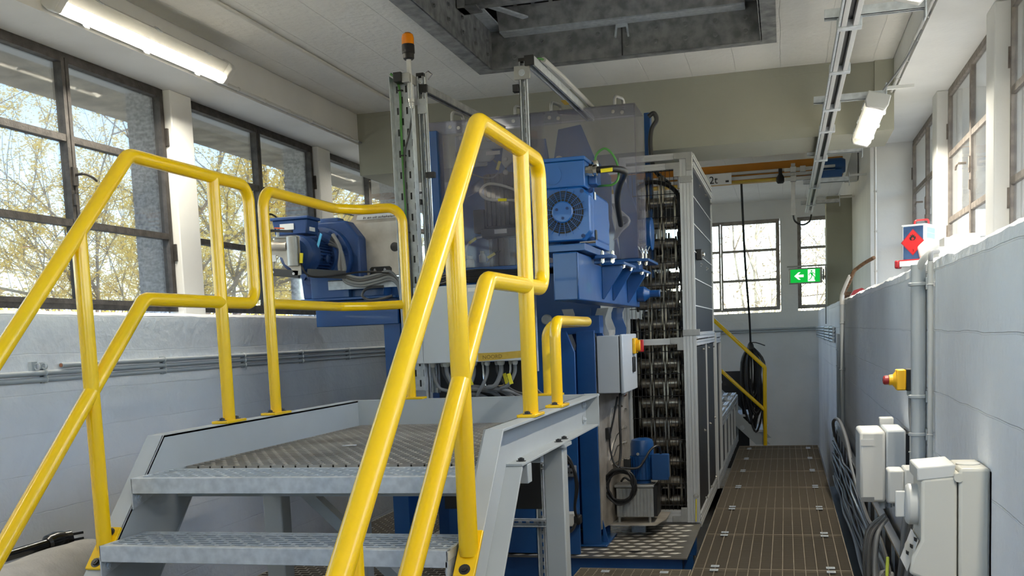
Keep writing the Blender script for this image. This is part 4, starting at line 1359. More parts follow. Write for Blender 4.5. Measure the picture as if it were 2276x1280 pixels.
MB().lathe((-1.175, 5.46, 2.335), (0, -1, 0), [(0.048, 0), (0.048, 0.004)], 28).build('blank_cap', 'bluebright', tb)
MB().box(-1.004, -0.96, 5.56, 5.70, 2.29, 2.36).build('gland_plate', 'bluebright', tb, 0.003)
MB().lathe((-1.005, 5.50, 2.352), (1, 0, 0), [(0.026, 0), (0.026, 0.02), (0.032, 0.02), (0.032, 0.04), (0.027, 0.042), (0.03, 0.06), (0.018, 0.064)], 10).build('cable_gland', 'brass', tb)
MB().lathe((-0.975, 5.62, 2.36), (0, 0, 1), [(0.017, 0), (0.017, 0.03), (0.021, 0.03), (0.021, 0.045), (0.016, 0.06), (0.008, 0.062)], 12).build('earth_gland', 'brass', tb)
MB().box(cx+R+0.0005, cx+R+0.002, 5.56, 5.60, 2.21, 2.25).build('name_plate', 'label', mo)
MB().box(cx+R+0.0005, cx+R+0.003, 5.56, 5.60, 1.995, 2.05).build('rating_plate', 'darksteel', mo)
MB().cyl((-1.03, 5.40, 1.972), (-0.95, 5.42, 1.976), 0.007, 8).build('clamp_bolt', 'chrome', mo)
MB().lathe((-1.16, 5.78, 2.40), (0, 1, 0), [(0.02, 0), (0.02, 0.012)], 14).build('lifting_eye', 'bluebright', mo)
cable('motor_cable', 'thick black motor cable with yellow tag leaving the terminal box', [(-0.945, 5.50, 2.352), (-0.90, 5.50, 2.352), (-0.85, 5.52, 2.353), (-0.815, 5.60, 2.35), (-0.84, 5.74, 2.345), (-0.90, 6.0, 2.34), (-0.98, 6.4, 2.30), (-1.03, 6.85, 2.2)], 0.018, 'rubber', None, [((-0.89, 5.478, 2.345), (1, 0.05, 0.04))], n=12)
cable('earth_cable', 'green earth wire arching over the drive motor', [(-0.975, 5.62, 2.42), (-0.96, 5.61, 2.455), (-0.915, 5.6, 2.476), (-0.874, 5.6, 2.44), (-0.850, 5.6, 2.38), (-0.849, 5.6, 2.315), (-0.88, 5.6, 2.285), (-0.93, 5.6, 2.283), (-0.97, 5.66, 2.29)], 0.006, 'green', 'earth wires')

# ------------------------------------------------------------------ gear motor on the bracket
gm = thing('gear_motor', 'dark blue finned gear motor with terminal box by the window', 'motor', (-2.92, 6.3, 1.80))
ax, az = -2.925, 2.065
MB().lathe((ax, 6.05, az), (0, -1, 0), [(0.118, -0.02), (0.118, 0.06), (0.112, 0.09), (0.09, 0.105), (0.03, 0.107)], 32).build('fan_cover', 'bluecast', gm)
MB().lathe((ax, 6.05, az), (0, 1, 0), [(0.098, 0), (0.098, 0.22)], 28).build('stator', 'bluecast', gm)
fin = []
for k in range(34):
    a = 2*pi*k/34
    if 1.2 < a < 1.95: continue
    b = MB()
    p = Vector((ax+cos(a)*0.105, 6.07, az+sin(a)*0.105)); q = Vector((ax+cos(a)*0.105, 6.26, az+sin(a)*0.105))
    b.bar(p, q, 0.005, 0.022, (cos(a), 0, sin(a)))
    b.build('fin', 'bluecast', gm)
MB().lathe((ax, 6.26, az), (0, 1, 0), [(0.125, 0), (0.13, 0.03), (0.16, 0.035), (0.165, 0.06), (0.195, 0.065), (0.20, 0.085), (0.20, 0.12), (0.185, 0.125)], 40).build('flange', 'bluecast', gm)
for k in range(8):
    a = 2*pi*k/8+0.3
    bolt(gm, (ax+cos(a)*0.17, 6.322, az+sin(a)*0.17), (0, -1, 0), 0.013, 0.012, 'bluecast')
for k in range(8):
    a = 2*pi*k/8+0.05
    MB().bar((ax+cos(a)*0.13, 6.30, az+sin(a)*0.13), (ax+cos(a)*0.185, 6.32, az+sin(a)*0.185), 0.008, 0.03, (0, 1, 0)).build('web', 'bluecast', gm)
MB().prism([(ax-0.17, 1.80), (ax+0.20, 1.80), (ax+0.245, 1.9), (ax+0.245, 2.19), (ax+0.16, 2.30), (ax-0.10, 2.30), (ax-0.20, 2.18)], XZ(6.38), 0.26).build('gear_case', 'bluecast', gm, 0.012)
MB().box(ax-0.03, ax+0.10, 6.40, 6.5, 2.29, 2.325).build('lifting_lug', 'bluecast', gm, 0.006)
tb = MB().prism([(-3.10, 2.195), (-2.885, 2.195), (-2.875, 2.285), (-3.115, 2.285)], XZ(6.04), 0.17).build('terminal_box', 'bluecast', gm, 0.006)
MB().box(-3.125, -2.865, 6.03, 6.22, 2.285, 2.305).build('lid', 'bluecast', tb, 0.006)
MB().box(-3.06, -2.965, 6.034, 6.039, 2.225, 2.262).build('name_plate', 'label', tb)
MB().box(-2.884, -2.88, 6.08, 6.16, 2.215, 2.25).build('name_plate', 'label', tb)
MB().lathe((ax+0.105, 6.17, az-0.02), (1, 0, -0.1), [(0.026, 0), (0.026, 0.012), (0.018, 0.016)], 16).build('boss', 'bluecast', gm)
MB().prism([(-2.80, 2.10), (-2.77, 2.18), (-2.782, 2.19), (-2.808, 2.12)], XZ(6.02), 0.008).build('blue_sticker', mat('sky_blue_sticker', (96, 190, 240), 0.5), gm)
# stainless trough and pan
tag(MB().box(-2.83, -2.35, 6.20, 6.215, 1.845, 1.905).box(-2.83, -2.35, 6.20, 6.30, 1.90, 1.906).build('cable_duct', 'galv', base=(-2.6, 6.2, 1.85)), 'galvanised channel carrying grey cables below the steel cover sheet', 'cable duct')
for i, (dz, r, m) in enumerate(((0.0, 0.013, 'cable'), (0.018, 0.011, 'cabledark'), (-0.016, 0.010, 'cable'), (0.034, 0.010, 'cable'))):
    cable('duct_cable', ('thick grey cable', 'dark grey cable', 'thin grey cable', 'topmost grey cable')[i]+' dropping from the gear motor into the galvanised channel', [(-2.80-0.01*i, 6.25, 2.20-0.02*i), (-2.74, 6.22, 2.10), (-2.735+0.012*i, 6.18, 1.98), (-2.70, 6.17, 1.91+dz), (-2.60, 6.17, 1.875+dz), (-2.48, 6.17, 1.89+dz), (-2.40, 6.18, 1.905+dz), (-2.35, 6.19, 1.86+dz*0.6), (-2.335+0.01*i, 6.2, 1.74), (-2.33+0.01*i, 6.2, 1.5)], r, m, 'cables of the gear motor')
cable('duct_cable', 'small coil of dark cable under the galvanised channel', [(-2.45, 6.2, 1.85), (-2.56, 6.2, 1.845), (-2.60, 6.2, 1.80), (-2.55, 6.2, 1.77), (-2.46, 6.2, 1.775), (-2.40, 6.21, 1.79)], 0.009, 'cabledark', 'cables of the gear motor')

# ------------------------------------------------------------------ steel cover sheet with printed strip
cs = thing('cover_sheet', 'brushed steel cover sheet with printed white strip behind the yellow rail', 'cover', (-2.62, 6.52, 1.94))
b = MB().prism([(-2.745, 1.945), (-2.665, 1.945), (-2.665, 1.985), (-2.65, 1.998), (-2.52, 1.998), (-2.505, 1.985), (-2.505, 1.945), (-2.46, 1.945), (-2.43, 2.29), (-2.80, 2.285), (-2.755, 2.16)], XZ(6.50), 0.004)
b.build('sheet', 'steel', cs)
b = MB().add([(-2.80, 6.50, 2.285), (-2.43, 6.50, 2.29), (-2.43, 6.56, 2.375), (-2.76, 6.56, 2.37), (-2.80, 6.504, 2.281), (-2.43, 6.504, 2.286), (-2.43, 6.564, 2.371), (-2.76, 6.564, 2.366)], [(0,1,2,3),(7,6,5,4),(0,4,5,1),(1,5,6,2),(2,6,7,3),(3,7,4,0)])
b.build('folded_top', 'steel', cs)
ang = math.atan2(0.085, 0.06)
b = MB().add([(-2.745, 6.5135, 2.310), (-2.43, 6.5135, 2.312), (-2.43, 6.5385, 2.3475), (-2.745, 6.5385, 2.3455)], [(0, 1, 2, 3)])
b.build('label_strip', 'label', cs, smooth=False)
text('In en uit schakelen', 0.030, (-2.70, 6.5160, 2.3165), ang, 0, 'black', cs, 0.0004, shear=0.15)
MB().box(-2.66, -2.51, 6.505, 6.51, 1.945, 2.0).build('slot_back', 'black', cs)
for x in (-2.62, -2.55):
    bolt(cs, (x, 6.49, 1.965), (0, -0.3, 1), 0.010, 0.018, 'chrome')
MB().box(-2.80, -2.44, 6.44, 6.505, 1.935, 1.944).build('bottom_flange', 'steel', cs)
MB().lathe((-2.475, 6.50, 2.12), (0, -1, 0), [(0.03, 0), (0.03, 0.008), (0.012, 0.012)], 20).build('black_grommet', 'black', cs)
# lifting corner plate with black strip above the sheet
tag(MB().prism([(-2.72, 2.40), (-2.50, 2.40), (-2.52, 2.44), (-2.66, 2.455), (-2.69, 2.44)], XZ(6.85), 0.006).build('bearing_cap', 'alucast', base=(-2.6, 6.85, 2.40)), 'grey metal cap with dark bolt peeping above the steel cover sheet', 'cap')
wb = thing('corner_bracket', 'grey aluminium corner bracket frame by the far dark window', 'bracket', (-2.45, 6.95, 2.4))
b = MB().prism([(-2.62, 2.40), (-2.57, 2.40), (-2.57, 2.53), (-2.42, 2.53), (-2.42, 2.59), (-2.62, 2.59)], XZ(6.95), 0.03)
b.build('angle', 'alu', wb, 0.002)
for x, z in ((-2.595, 2.45), (-2.47, 2.56)):
    bolt(wb, (x, 6.95, z), (0, -1, 0), 0.008, 0.005, 'alucast')
MB().box(-2.555, -2.42, 6.96, 7.0, 2.40, 2.515).build('inner_panel', 'box', wb)
MB().box(-2.47, -2.43, 6.93, 6.96, 2.44, 2.475).build('black_block', 'black', wb)

# ------------------------------------------------------------------ hand crank
hc = thing('hand_crank', 'folding hand crank with black grip on a grey steel bracket', 'crank', (-2.98, 5.88, 1.95))
MB().lathe((-2.897, 5.86, 1.985), (0, 0, 1), [(0.034, 0), (0.034, 0.175), (0.028, 0.18)], 24).build('socket_tube', 'alucast', hc)
MB().cyl((-3.075, 5.86, 2.115), (-2.93, 5.86, 2.107), 0.026, 20, cap=True).build('cross_tube', 'steel', hc)
MB().cyl((-3.079, 5.86, 2.1152), (-3.0745, 5.86, 2.115), 0.021, 18).build('tube_bore', 'black', hc)
MB().prism([(-3.05, 1.95), (-3.03, 2.06), (-2.98, 2.04), (-2.965, 2.0), (-2.93, 1.975), (-2.90, 1.93), (-2.86, 1.93), (-2.86, 2.165), (-2.88, 2.17), (-3.02, 2.17), (-3.075, 2.05), (-3.085, 1.95)], XZ(5.885), 0.006).build('bracket', 'steel', hc)
MB().bar((-3.03, 5.885, 2.165), (-2.87, 5.885, 2.158), 0.06, 0.008).build('bracket_top', 'alucast', hc)
MB().cyl((-2.99, 5.86, 2.165), (-2.985, 5.86, 2.215), 0.009, 10).build('pivot', 'galv', hc)
MB().bar((-3.06, 5.84, 2.206), (-2.88, 5.84, 2.19), 0.02, 0.014).build('crank_arm', 'black', hc)
MB().bar((-2.99, 5.835, 2.216), (-2.935, 5.835, 2.211), 0.024, 0.006).build('orange_mark', mat('orange_mark', (224, 96, 40), 0.5), hc)
MB().lathe((-3.035, 5.80, 2.205), (0, 0, 1), [(0.008, 0), (0.008, 0.02), (0.017, 0.022), (0.019, 0.08), (0.015, 0.11), (0.006, 0.112)], 16).build('grip', 'black', hc)
MB().cyl((-3.075, 5.80, 2.255), (-3.035, 5.80, 2.255), 0.004, 8).build('grip_pin', 'black', hc)
MB().bar((-3.12, 5.90, 1.965), (-2.88, 5.90, 1.935), 0.03, 0.045).build('slotted_bar', 'darksteel', hc, 0.002)
for x, z in ((-3.05, 1.957), (-2.91, 1.940)):
    MB().cyl((x, 5.88, z), (x, 5.886, z), 0.008, 10).build('hole_light', 'label', hc)
MB().box(-3.075, -3.02, 5.878, 5.883, 2.02, 2.06).build('name_plate', 'label', hc)
MB().bar((-2.85, 5.95, 1.945), (-2.67, 6.12, 1.93), 0.006, 0.05).build('tray_bar', 'darksteel', hc)
cable('crank_cable', 'thin black cable with yellow tag hanging from the hand crank', [(-2.87, 5.9, 2.05), (-2.85, 5.88, 1.98), (-2.82, 5.9, 1.925), (-2.75, 5.95, 1.915), (-2.66, 6.05, 1.93), (-2.55, 6.15, 1.945), (-2.4, 6.17, 1.93)], 0.006, 'rubber', None, [((-2.845, 5.868, 2.03), (0.12, 0, 1))])

# ------------------------------------------------------------------ control cabinet
cb = thing('control_cabinet', 'grey control cabinet with masking tape marked by hand above the platform', 'cabinet', (-1.68, 5.6, 1.372))
MB().box(-2.0, -1.366, 5.515, 5.73, 1.372, 1.792).build('body', 'box', cb, 0.004)
MB().box(-2.002, -1.364, 5.50, 5.515, 1.370, 1.794).build('door', 'box', cb, 0.005)
MB().prism([(-1.64, 1.37+0.003), (-1.385, 1.386), (-1.368, 1.405), (-1.388, 1.424), (-1.50, 1.418), (-1.64, 1.418)], XZ(5.4985), 0.001).build('masking_tape', 'tape', cb)
text('NOORD', 0.030, (-1.615, 5.4982, 1.384), pi/2, 0, 'ink', cb, 0.0003, ry=-0.03)
MB().box(-1.682, -1.638, 5.4975, 5.4995, 1.756, 1.776).build('name_plate', 'label', cb)
MB().box(-1.37, -1.360, 5.51, 5.53, 1.40, 1.46).build('hinge', 'alu', cb)
MB().box(-1.37, -1.360, 5.51, 5.53, 1.70, 1.76).build('hinge', 'alu', cb)
MB().box(-1.372, -1.358, 5.6, 5.63, 1.0, 1.372).build('stand', 'alu', cb)
MB().box(-1.99, -1.975, 5.6, 5.63, 1.0, 1.372).build('stand', 'alu', cb)
MB().box(-1.97, -1.38, 5.78, 5.79, 0.5, 1.36).build('back_plate', 'black', cb)  # added black sheet in place of the dark void behind the cables
R3 = random.Random(5)
for i in range(14):
    x = -1.93+i*0.040
    rr = (0.010, 0.007, 0.013, 0.006)[i % 4]
    b = MB().lathe((x, 5.57+0.05*(i % 2), 1.372), (0, 0, -1), [(rr*1.7, 0), (rr*1.7, 0.012), (rr*1.4, 0.022), (rr, 0.026)], 10)
    b.build('cable_gland', 'beige2', cb)
    z1 = R3.uniform(1.17, 1.24)
    dx = R3.uniform(-0.12, 0.14)
    lab = 'cable dropping from the control cabinet, %s from the window side' % ('first', 'second', 'third', 'fourth', 'fifth', 'sixth', 'seventh', 'eighth', 'ninth', 'tenth', 'eleventh', 'twelfth', 'thirteenth', 'last')[i]
    y = 5.57+0.05*(i % 2)
    tags = [((x+dx*0.3, y-0.02, 1.27), (0.25*(1 if dx > 0 else -1), 0, 1))] if i in (6, 11, 12) else ()
    cable('cabinet_cable', ('grey ' if i % 3 else 'thin dark ')+lab, [(x, y, 1.35), (x+dx*0.05, y, 1.30), (x+dx*0.45, y-0.015, 1.235), (x+dx, y, z1), (x+dx*1.3+0.1, y+0.05, z1-0.03), (x+dx+0.2, y+0.1, 1.1)], rr, ('cable', 'cabledark', 'cable', 'chrome')[i % 4], 'cables under the control cabinet', tags)

# ------------------------------------------------------------------ slotted cable tray, strut frame, beacon
tr = thing('cable_tray', 'galvanised slotted cable tray standing upright left of the clear guard', 'cable tray', (-2.02, 5.56, 1.2))
us = [-2.078, -2.064, -2.053, -2.037, -2.026, -2.010, -1.999, -1.985, -1.974, -1.960]
vs2, holes, z, j = [1.22], set(), 1.22, 0
while z < 2.90:
    vs2 += [z+0.020, z+0.058]
    z += 0.058
vs2.append(2.945)
for j in range(1, len(vs2)-1, 2):
    for i in ((1, 5) if (j//2) % 2 == 0 else (3, 7)):
        holes.add((i, j))
b = perforated(MB(), lambda u, v, c: (u, 5.56+c, v), us, vs2, holes, 0.002)
b.build('slotted_plate', 'galv', tr, smooth=False)
MB().box(-2.076, -1.962, 5.572, 5.575, 1.22, 2.94).build('dark_liner', 'darksteel', tr)  # dark plate added so the slots read dark
MB().box(-2.080, -2.078, 5.50, 5.56, 1.22, 2.945).build('side_flange', 'galv', tr)
MB().box(-1.960, -1.958, 5.50, 5.56, 1.22, 2.945).build('side_flange', 'galv', tr)
for z in (2.87, 2.52, 2.1):
    MB().box(-2.045, -2.018, 5.535, 5.552, z, z+0.006).build('cable_tie', 'black', tr)

def strut(name, label, p, q, w=0.041, up=(0, 0, 1), slots=True, group=None, caps=True, m='galv', step=0.05):
    """slotted C-channel strut"""
    p, q = Vector(p), Vector(q)
    t = thing(name, label, 'strut', p, group)
    d, s, u = basis(q-p, up)
    L = (q-p).length
    h = w/2
    b = MB()
    def pl(a0, a1, c0, c1):
        qs = [p+s*a0+u*c0, p+s*a1+u*c0, p+s*a1+u*c1, p+s*a0+u*c1]
        b.add(qs+[x+d*L for x in qs], [(0,3,2,1),(4,5,6,7),(0,1,5,4),(1,2,6,5),(2,3,7,6),(3,0,4,7)])
    k = 0.003
    pl(-h, -h+k, -h, h); pl(h-k, h, -h, h); pl(-h, -h+0.010, -h, -h+k); pl(h-0.010, h, -h, -h+k)
    if slots:
        uu = [0.0]
        x = 0.012
        hs = set()
        while x < L-0.04:
            uu += [x, x+step*0.55]
            x += step
        uu.append(L)
        hs = {(i, 1) for i in range(1, len(uu)-1, 2)}
        perforated(b, lambda a, v, c: p+d*a+s*v+u*(h-c), uu, [-h, -0.006, 0.006, h], hs, k)
    else:
        pl(-h, h, h-k, h)
    b.build('channel', m, t, smooth=False)
    if caps:
        MB().bar(p-d*0.006, p+d*0.012, w*1.04, w*1.04, up).build('end_cap', 'black', t)
    return t
strut('strut_post', 'upright galvanised strut beside the slotted cable tray', (-1.935, 5.62, 2.965), (-1.935, 5.62, 1.2), up=(0, 1, 0))
strut('strut_channel', 'galvanised strut arm running back from the beacon post', (-1.918, 5.60, 2.885), (-1.815, 6.9, 2.885), m='galvold')
strut('strut_post', 'upright galvanised strut beside the yellow rail in front of the clear guard', (-1.385, 5.76, 3.02), (-1.385, 5.76, 1.3), up=(0, 1, 0))
strut('strut_channel', 'galvanised strut arm with white cable duct running back above the clear guard', (-1.335, 5.70, 3.0), (-1.295, 7.35, 3.0), 0.05)
tag(MB().box(-1.355, -1.325, 6.62, 6.75, 2.972, 2.9745).build('yellow_sticker', 'tape', base=(-1.34, 6.7, 2.973)), 'yellow warning sticker under the strut arm', 'sticker')
cable('white_duct', 'white cable duct lying on the strut arm above the clear guard', [(-1.29, 5.86, 3.035), (-1.27, 6.3, 3.035), (-1.25, 7.3, 3.035)], 0.016, 'pvcw', straight=True, n=10)
cable('earth_cable', 'short green wire end at the tip of the strut arm', [(-1.32, 5.82, 3.028), (-1.31, 5.84, 3.04), (-1.285, 5.87, 3.035)], 0.006, 'green', 'earth wires')
blk = thing('strut_joint', 'black end cap and grey bracket joining tray and strut post', 'bracket', (-1.98, 5.54, 2.93))
MB().box(-2.045, -1.998, 5.47, 5.54, 2.905, 2.955).build('end_cap', 'black', blk, 0.003)
MB().box(-1.998, -1.955, 5.48, 5.60, 2.90, 2.95).build('bracket', 'alucast', blk, 0.003)
bolt(blk, (-1.93, 5.595, 2.925), (0, -1, 0), 0.010, 0.007, 'galv')
MB().box(-1.955, -1.905, 5.594, 5.598, 2.75, 2.83).build('fish_plate', 'galv', blk)
blk2 = thing('strut_joint', 'grey clamp plate on the strut post above the clear guard', 'bracket', (-1.385, 5.73, 2.95))
MB().box(-1.43, -1.34, 5.728, 5.74, 2.91, 2.985).build('plate', 'alucast', blk2, 0.003)
bolt(blk2, (-1.385, 5.728, 2.945), (0, -1, 0), 0.012, 0.008, 'galv')
MB().box(-1.44, -1.405, 5.72, 5.76, 2.845, 2.885).build('black_cap', 'black', blk2, 0.002)
cable('hook_rod', 'thin bright hooked rod beside the strut post', [(-1.888, 5.60, 2.93), (-1.862, 5.60, 2.955), (-1.885, 5.60, 2.975), (-1.90, 5.60, 2.968), (-1.90, 5.60, 2.4), (-1.90, 5.60, 1.9)], 0.0035, 'chrome', straight=True)
tag(MB().box(-1.925, -1.875, 5.585, 5.62, 2.40, 2.43).build('rod_clip', 'black', base=(-1.9, 5.6, 2.4)), 'black clip holding the hooked rod', 'clip')
be = thing('beacon', 'amber warning beacon on a white tube', 'beacon', (-1.965, 5.52, 2.76))
bx, by = -1.966, 5.52
MB().lathe((bx, by, 2.80), (0, 0, 1), [(0.0135, 0), (0.0135, 0.235)], 16).build('tube', 'pvcw', be)
MB().lathe((bx, by, 3.025), (0, 0, 1), [(0.024, 0), (0.030, 0.006), (0.031, 0.03), (0.035, 0.034), (0.035, 0.075), (0.033, 0.08)], 24).build('base', 'black', be)
MB().lathe((bx, by, 3.105), (0, 0, 1), [(0.034, 0), (0.034, 0.035), (0.030, 0.052), (0.018, 0.062), (0.004, 0.065)], 24).build('lens', 'amber', be)
MB().lathe((bx+0.004, by, 2.765), (0, 0, 1), [(0.012, 0), (0.012, 0.012), (0.017, 0.012), (0.017, 0.03), (0.021, 0.032), (0.021, 0.05), (0.014, 0.052)], 12).build('gland', 'chrome', be)
cable('beacon_cable', 'grey cable from the beacon down the slotted tray', [(bx+0.004, by, 2.765), (bx, by, 2.72), (-1.99, 5.53, 2.63), (-2.025, 5.54, 2.52), (-2.03, 5.545, 2.3), (-2.025, 5.545, 1.9), (-2.02, 5.545, 1.5)], 0.006, 'cabledark')
cable('earth_cable', 'green earth wire tied along the slotted cable tray', [(-2.08, 5.53, 2.965), (-2.05, 5.54, 2.93), (-2.035, 5.545, 2.85), (-2.04, 5.545, 2.6), (-2.035, 5.545, 2.2), (-2.035, 5.545, 1.6)], 0.007, 'green', 'earth wires')
cable('earth_cable', 'green and black wires beside the strut in front of the clear guard', [(-1.42, 5.72, 2.45), (-1.425, 5.72, 2.2), (-1.41, 5.72, 1.95), (-1.40, 5.72, 1.7)], 0.008, 'green', 'earth wires')
cable('black_cable', 'black cable beside the strut in front of the clear guard', [(-1.43, 5.72, 2.3), (-1.445, 5.72, 2.1), (-1.43, 5.72, 1.9), (-1.40, 5.73, 1.6)], 0.009, 'rubber')
cable('black_hose', 'black hose curling over the tall blue post behind the guard', [(-0.96, 7.9, 3.08), (-0.92, 7.9, 3.10), (-0.90, 7.9, 3.05), (-0.94, 7.9, 2.98), (-0.95, 7.9, 2.85), (-0.93, 7.95, 2.7), (-0.85, 8.2, 2.62)], 0.017, 'rubber')
# cables lying across the top of the control cabinet
for i in range(5):
    cable('bundle_cable', 'black cable in the bundle above the control cabinet, %s one' % ('lowest', 'second', 'third', 'fourth', 'topmost')[i], [(-2.0, 5.75, 1.80+0.012*i), (-1.85, 5.72, 1.83+0.010*i), (-1.70, 5.72, 1.825+0.014*i), (-1.55, 5.74, 1.84+0.008*i), (-1.38, 5.78, 1.86)], 0.011, 'rubber', 'cables above the control cabinet')
# ================================================================== CHAIN CAGE
CX0, CX1, CY0, CY1, CZ1 = -1.165, -0.635, 7.75, 9.80, 2.775
def profile(mb, p, q, w=0.045, up=(0, 0, 1), d2=None):
    """aluminium T-slot profile: four grooved sides"""
    p, q = Vector(p), Vector(q)
    d, s, u = basis(q-p, up)
    h, g, k = w/2, 0.005, 0.006
    h2 = (d2 or w)/2
    poly = []
    for (a, c) in ((-h, -h2), (-g, -h2), (-g, -h2+k), (g, -h2+k), (g, -h2), (h, -h2), (h, -g), (h-k, -g), (h-k, g), (h, g), (h, h2), (g, h2), (g, h2-k), (-g, h2-k), (-g, h2), (-h, h2), (-h, g), (-h+k, g), (-h+k, -g), (-h, -g)):
        poly.append((a, c))
    L = (q-p).length
    return mb.prism(poly, lambda a, c, e: p+s*a+u*c+d*e, L)
cg = thing('chain_cage', 'tall aluminium profile cage around the lifting chain', 'cage', (-0.9, 8.7, 0.06))
def prof(nm, p, q, w=0.045, **k):
    b = MB(); profile(b, p, q, w, **k); return b.build(nm, 'alu', cg, smooth=False)
for x in (-0.658, -0.705):
    prof('post', (x, CY0+0.022, 0.06), (x, CY0+0.022, CZ1), up=(0, 1, 0))
prof('post', (CX0+0.022, CY0+0.022, 0.06), (CX0+0.022, CY0+0.022, CZ1), up=(0, 1, 0))
prof('post', (-0.658, CY1-0.022, 0.06), (-0.658, CY1-0.022, CZ1), up=(0, 1, 0))
prof('post', (CX0+0.022, CY1-0.022, 0.06), (CX0+0.022, CY1-0.022, CZ1), up=(0, 1, 0))
for z in (CZ1-0.022, CZ1-0.09, 1.418, 0.13, 0.085):
    prof('rail', (CX0+0.045, CY0+0.022, z), (-0.728, CY0+0.022, z))
for z in (CZ1-0.022, CZ1-0.085, 1.45, 1.40, 0.10, 0.04):
    prof('rail', (-0.648, CY0+0.045, z), (-0.648, CY1-0.045, z), 0.04)
prof('rail', (CX0+0.045, CY1-0.022, CZ1-0.022), (-0.68, CY1-0.022, CZ1-0.022))
# corner brackets
def lbracket(x, z, sx, sz, s=0.085, w=0.045):
    b = MB().prism([(x, z), (x+sx*s, z), (x+sx*s, z+sz*w), (x+sx*w, z+sz*w), (x+sx*w, z+sz*s), (x, z+sz*s)], XZ(CY0-0.012), 0.011)
    o = b.build('corner_bracket', 'alucast', cg, 0.002)
    for a, c in ((s*0.78, w/2), (w/2, s*0.78)):
        bolt(o, (x+sx*a, CY0-0.012, z+sz*c), (0, -1, 0), 0.007, 0.003, 'alucast', washer=False)
lbracket(-0.636, CZ1, -1, -1, 0.13)
lbracket(-0.728+0.003, CZ1-0.068, -1, -1, 0.10)
lbracket(-0.728, 1.445, -1, -1, 0.095)
lbracket(-0.728, 0.065, -1, 1, 0.11)
MB().box(-0.73, -0.605, CY0-0.012, CY0-0.001, 1.455, 1.50).build('joint_plate', 'alucast', cg, 0.002)
MB().box(-0.728, -0.636, CY0-0.012, CY0-0.001, 2.56, 2.605).build('joint_plate', 'alucast', cg, 0.002)
for x in (-0.70, -0.64):
    bolt(cg, (x, CY0-0.012, 1.478), (0, -1, 0), 0.008, 0.003, 'alucast', washer=False)
    bolt(cg, (x, CY0-0.012, 2.582), (0, -1, 0), 0.008, 0.003, 'alucast', washer=False)
# front mesh: dark wires
def wires(z0, z1, zs):
    b = MB()
    n = 13
    for i in range(n):
        x = CX0+0.06+(0.365)*i/(n-1)
        b.cyl((x, CY0+0.016, z0), (x, CY0+0.016, z1), 0.0022, 5, cap=False)
    for z in zs:
        b.cyl((CX0+0.045, CY0+0.012, z), (-0.728, CY0+0.012, z), 0.003, 5, cap=False)
    b.build('wire_mesh', 'black', cg, kind='stuff')
wires(1.44, 2.665, [1.50+0.165*i for i in range(8)])
wires(0.15, 1.395, [0.19+0.165*i for i in range(8)])
# side: dark panels in strips with pale joints
zz = [1.475+i*0.2 for i in range(6)]+[2.665]
for i in range(len(zz)-1):
    MB().box(-0.652, -0.646, CY0+0.05, CY1-0.05, zz[i]+0.004, zz[i+1]-0.004).build('side_panel', 'panel', cg)
    MB().box(-0.650, -0.641, CY0+0.05, CY1-0.05, zz[i]-0.004, zz[i]+0.004).build('joint_strip', 'alu', cg)
for i in range(2):
    y = CY0+0.06+i*0.96
    MB().box(-0.655, -0.640, y, y+0.92, 0.13, 1.37).build('lower_panel', 'black', cg)
    prof('post', (-0.648, y+0.94, 0.12), (-0.648, y+0.94, 1.38), 0.036, up=(0, 1, 0))
for y in (8.3, 8.9, 9.5):
    for z in (0.16, 0.7, 1.34, 2.0, 2.6):
        bolt(cg, (-0.63, y, z), (1, 0, 0), 0.010, 0.012, 'chrome')
lk = MB().box(-0.645, -0.60, 8.02, 8.10, 2.02, 2.10).build('latch', 'black', cg, 0.006)
MB().lathe((-0.60, 8.06, 2.06), (1, 0, 0), [(0.02, 0), (0.02, 0.015), (0.012, 0.02)], 12).build('latch_knob', 'chrome', lk)
MB().box(CX0+0.05, -0.69, CY1-0.06, CY1-0.05, 0.06, 1.75).build('dark_rear_sheet', 'black', cg)  # added black sheet for the darkness low inside the cage
MB().box(CX0+0.004, CX0+0.01, CY0+0.05, CY1-0.05, 0.06, 1.6).build('left_panel', 'black', cg)
tg = MB().cyl((-0.665, CY0-0.014, 0.07), (-0.66, CY0-0.014, 0.24), 0.004, 6)
tg.build('yellow_lead', 'tag', cg)
bolt(cg, (-0.66, CY0-0.003, 0.26), (0, -1, 0), 0.012, 0.012, 'chrome')
# lower guard boxes beyond the cage
for j, (y0, y1, z1, lab) in enumerate(((9.84, 10.50, 1.46, 'waist-high aluminium framed guard bay just beyond the chain cage'), (10.55, 14.0, 0.62, 'long low aluminium framed guard along the walkway'))):
    t = thing('guard_bay', lab, 'guard', (-0.65, (y0+y1)/2, 0))
    def pr(nm, p, q, w=0.04, **k):
        b = MB(); profile(b, p, q, w, **k); return b.build(nm, 'alu', t, smooth=False)
    n = 1 if j == 0 else 5
    for i in range(n+1):
        y = y0+(y1-y0)*i/n
        pr('post', (-0.64, y, 0.0), (-0.64, y, z1), up=(0, 1, 0))
    for z in (z1-0.02, z1-0.075, 0.09, 0.03):
        pr('rail', (-0.64, y0, z), (-0.64, y1, z))
    for i in range(n):
        ya, yb = y0+(y1-y0)*i/n+0.025, y0+(y1-y0)*(i+1)/n-0.025
        MB().box(-0.648, -0.643, ya, yb, 0.11, z1-0.10).build('panel', 'black', t)
    if j:
        for i in range(4):
            y = y0+0.3+i*0.85
            for x in (-0.66, -0.76, -0.86, -0.96):
                pr('top_slat', (x, y, z1+0.01), (x, y+0.5, z1+0.01), 0.045)
            pr('top_rail', (-0.64, y+0.65, z1), (-1.2, y+0.65, z1))

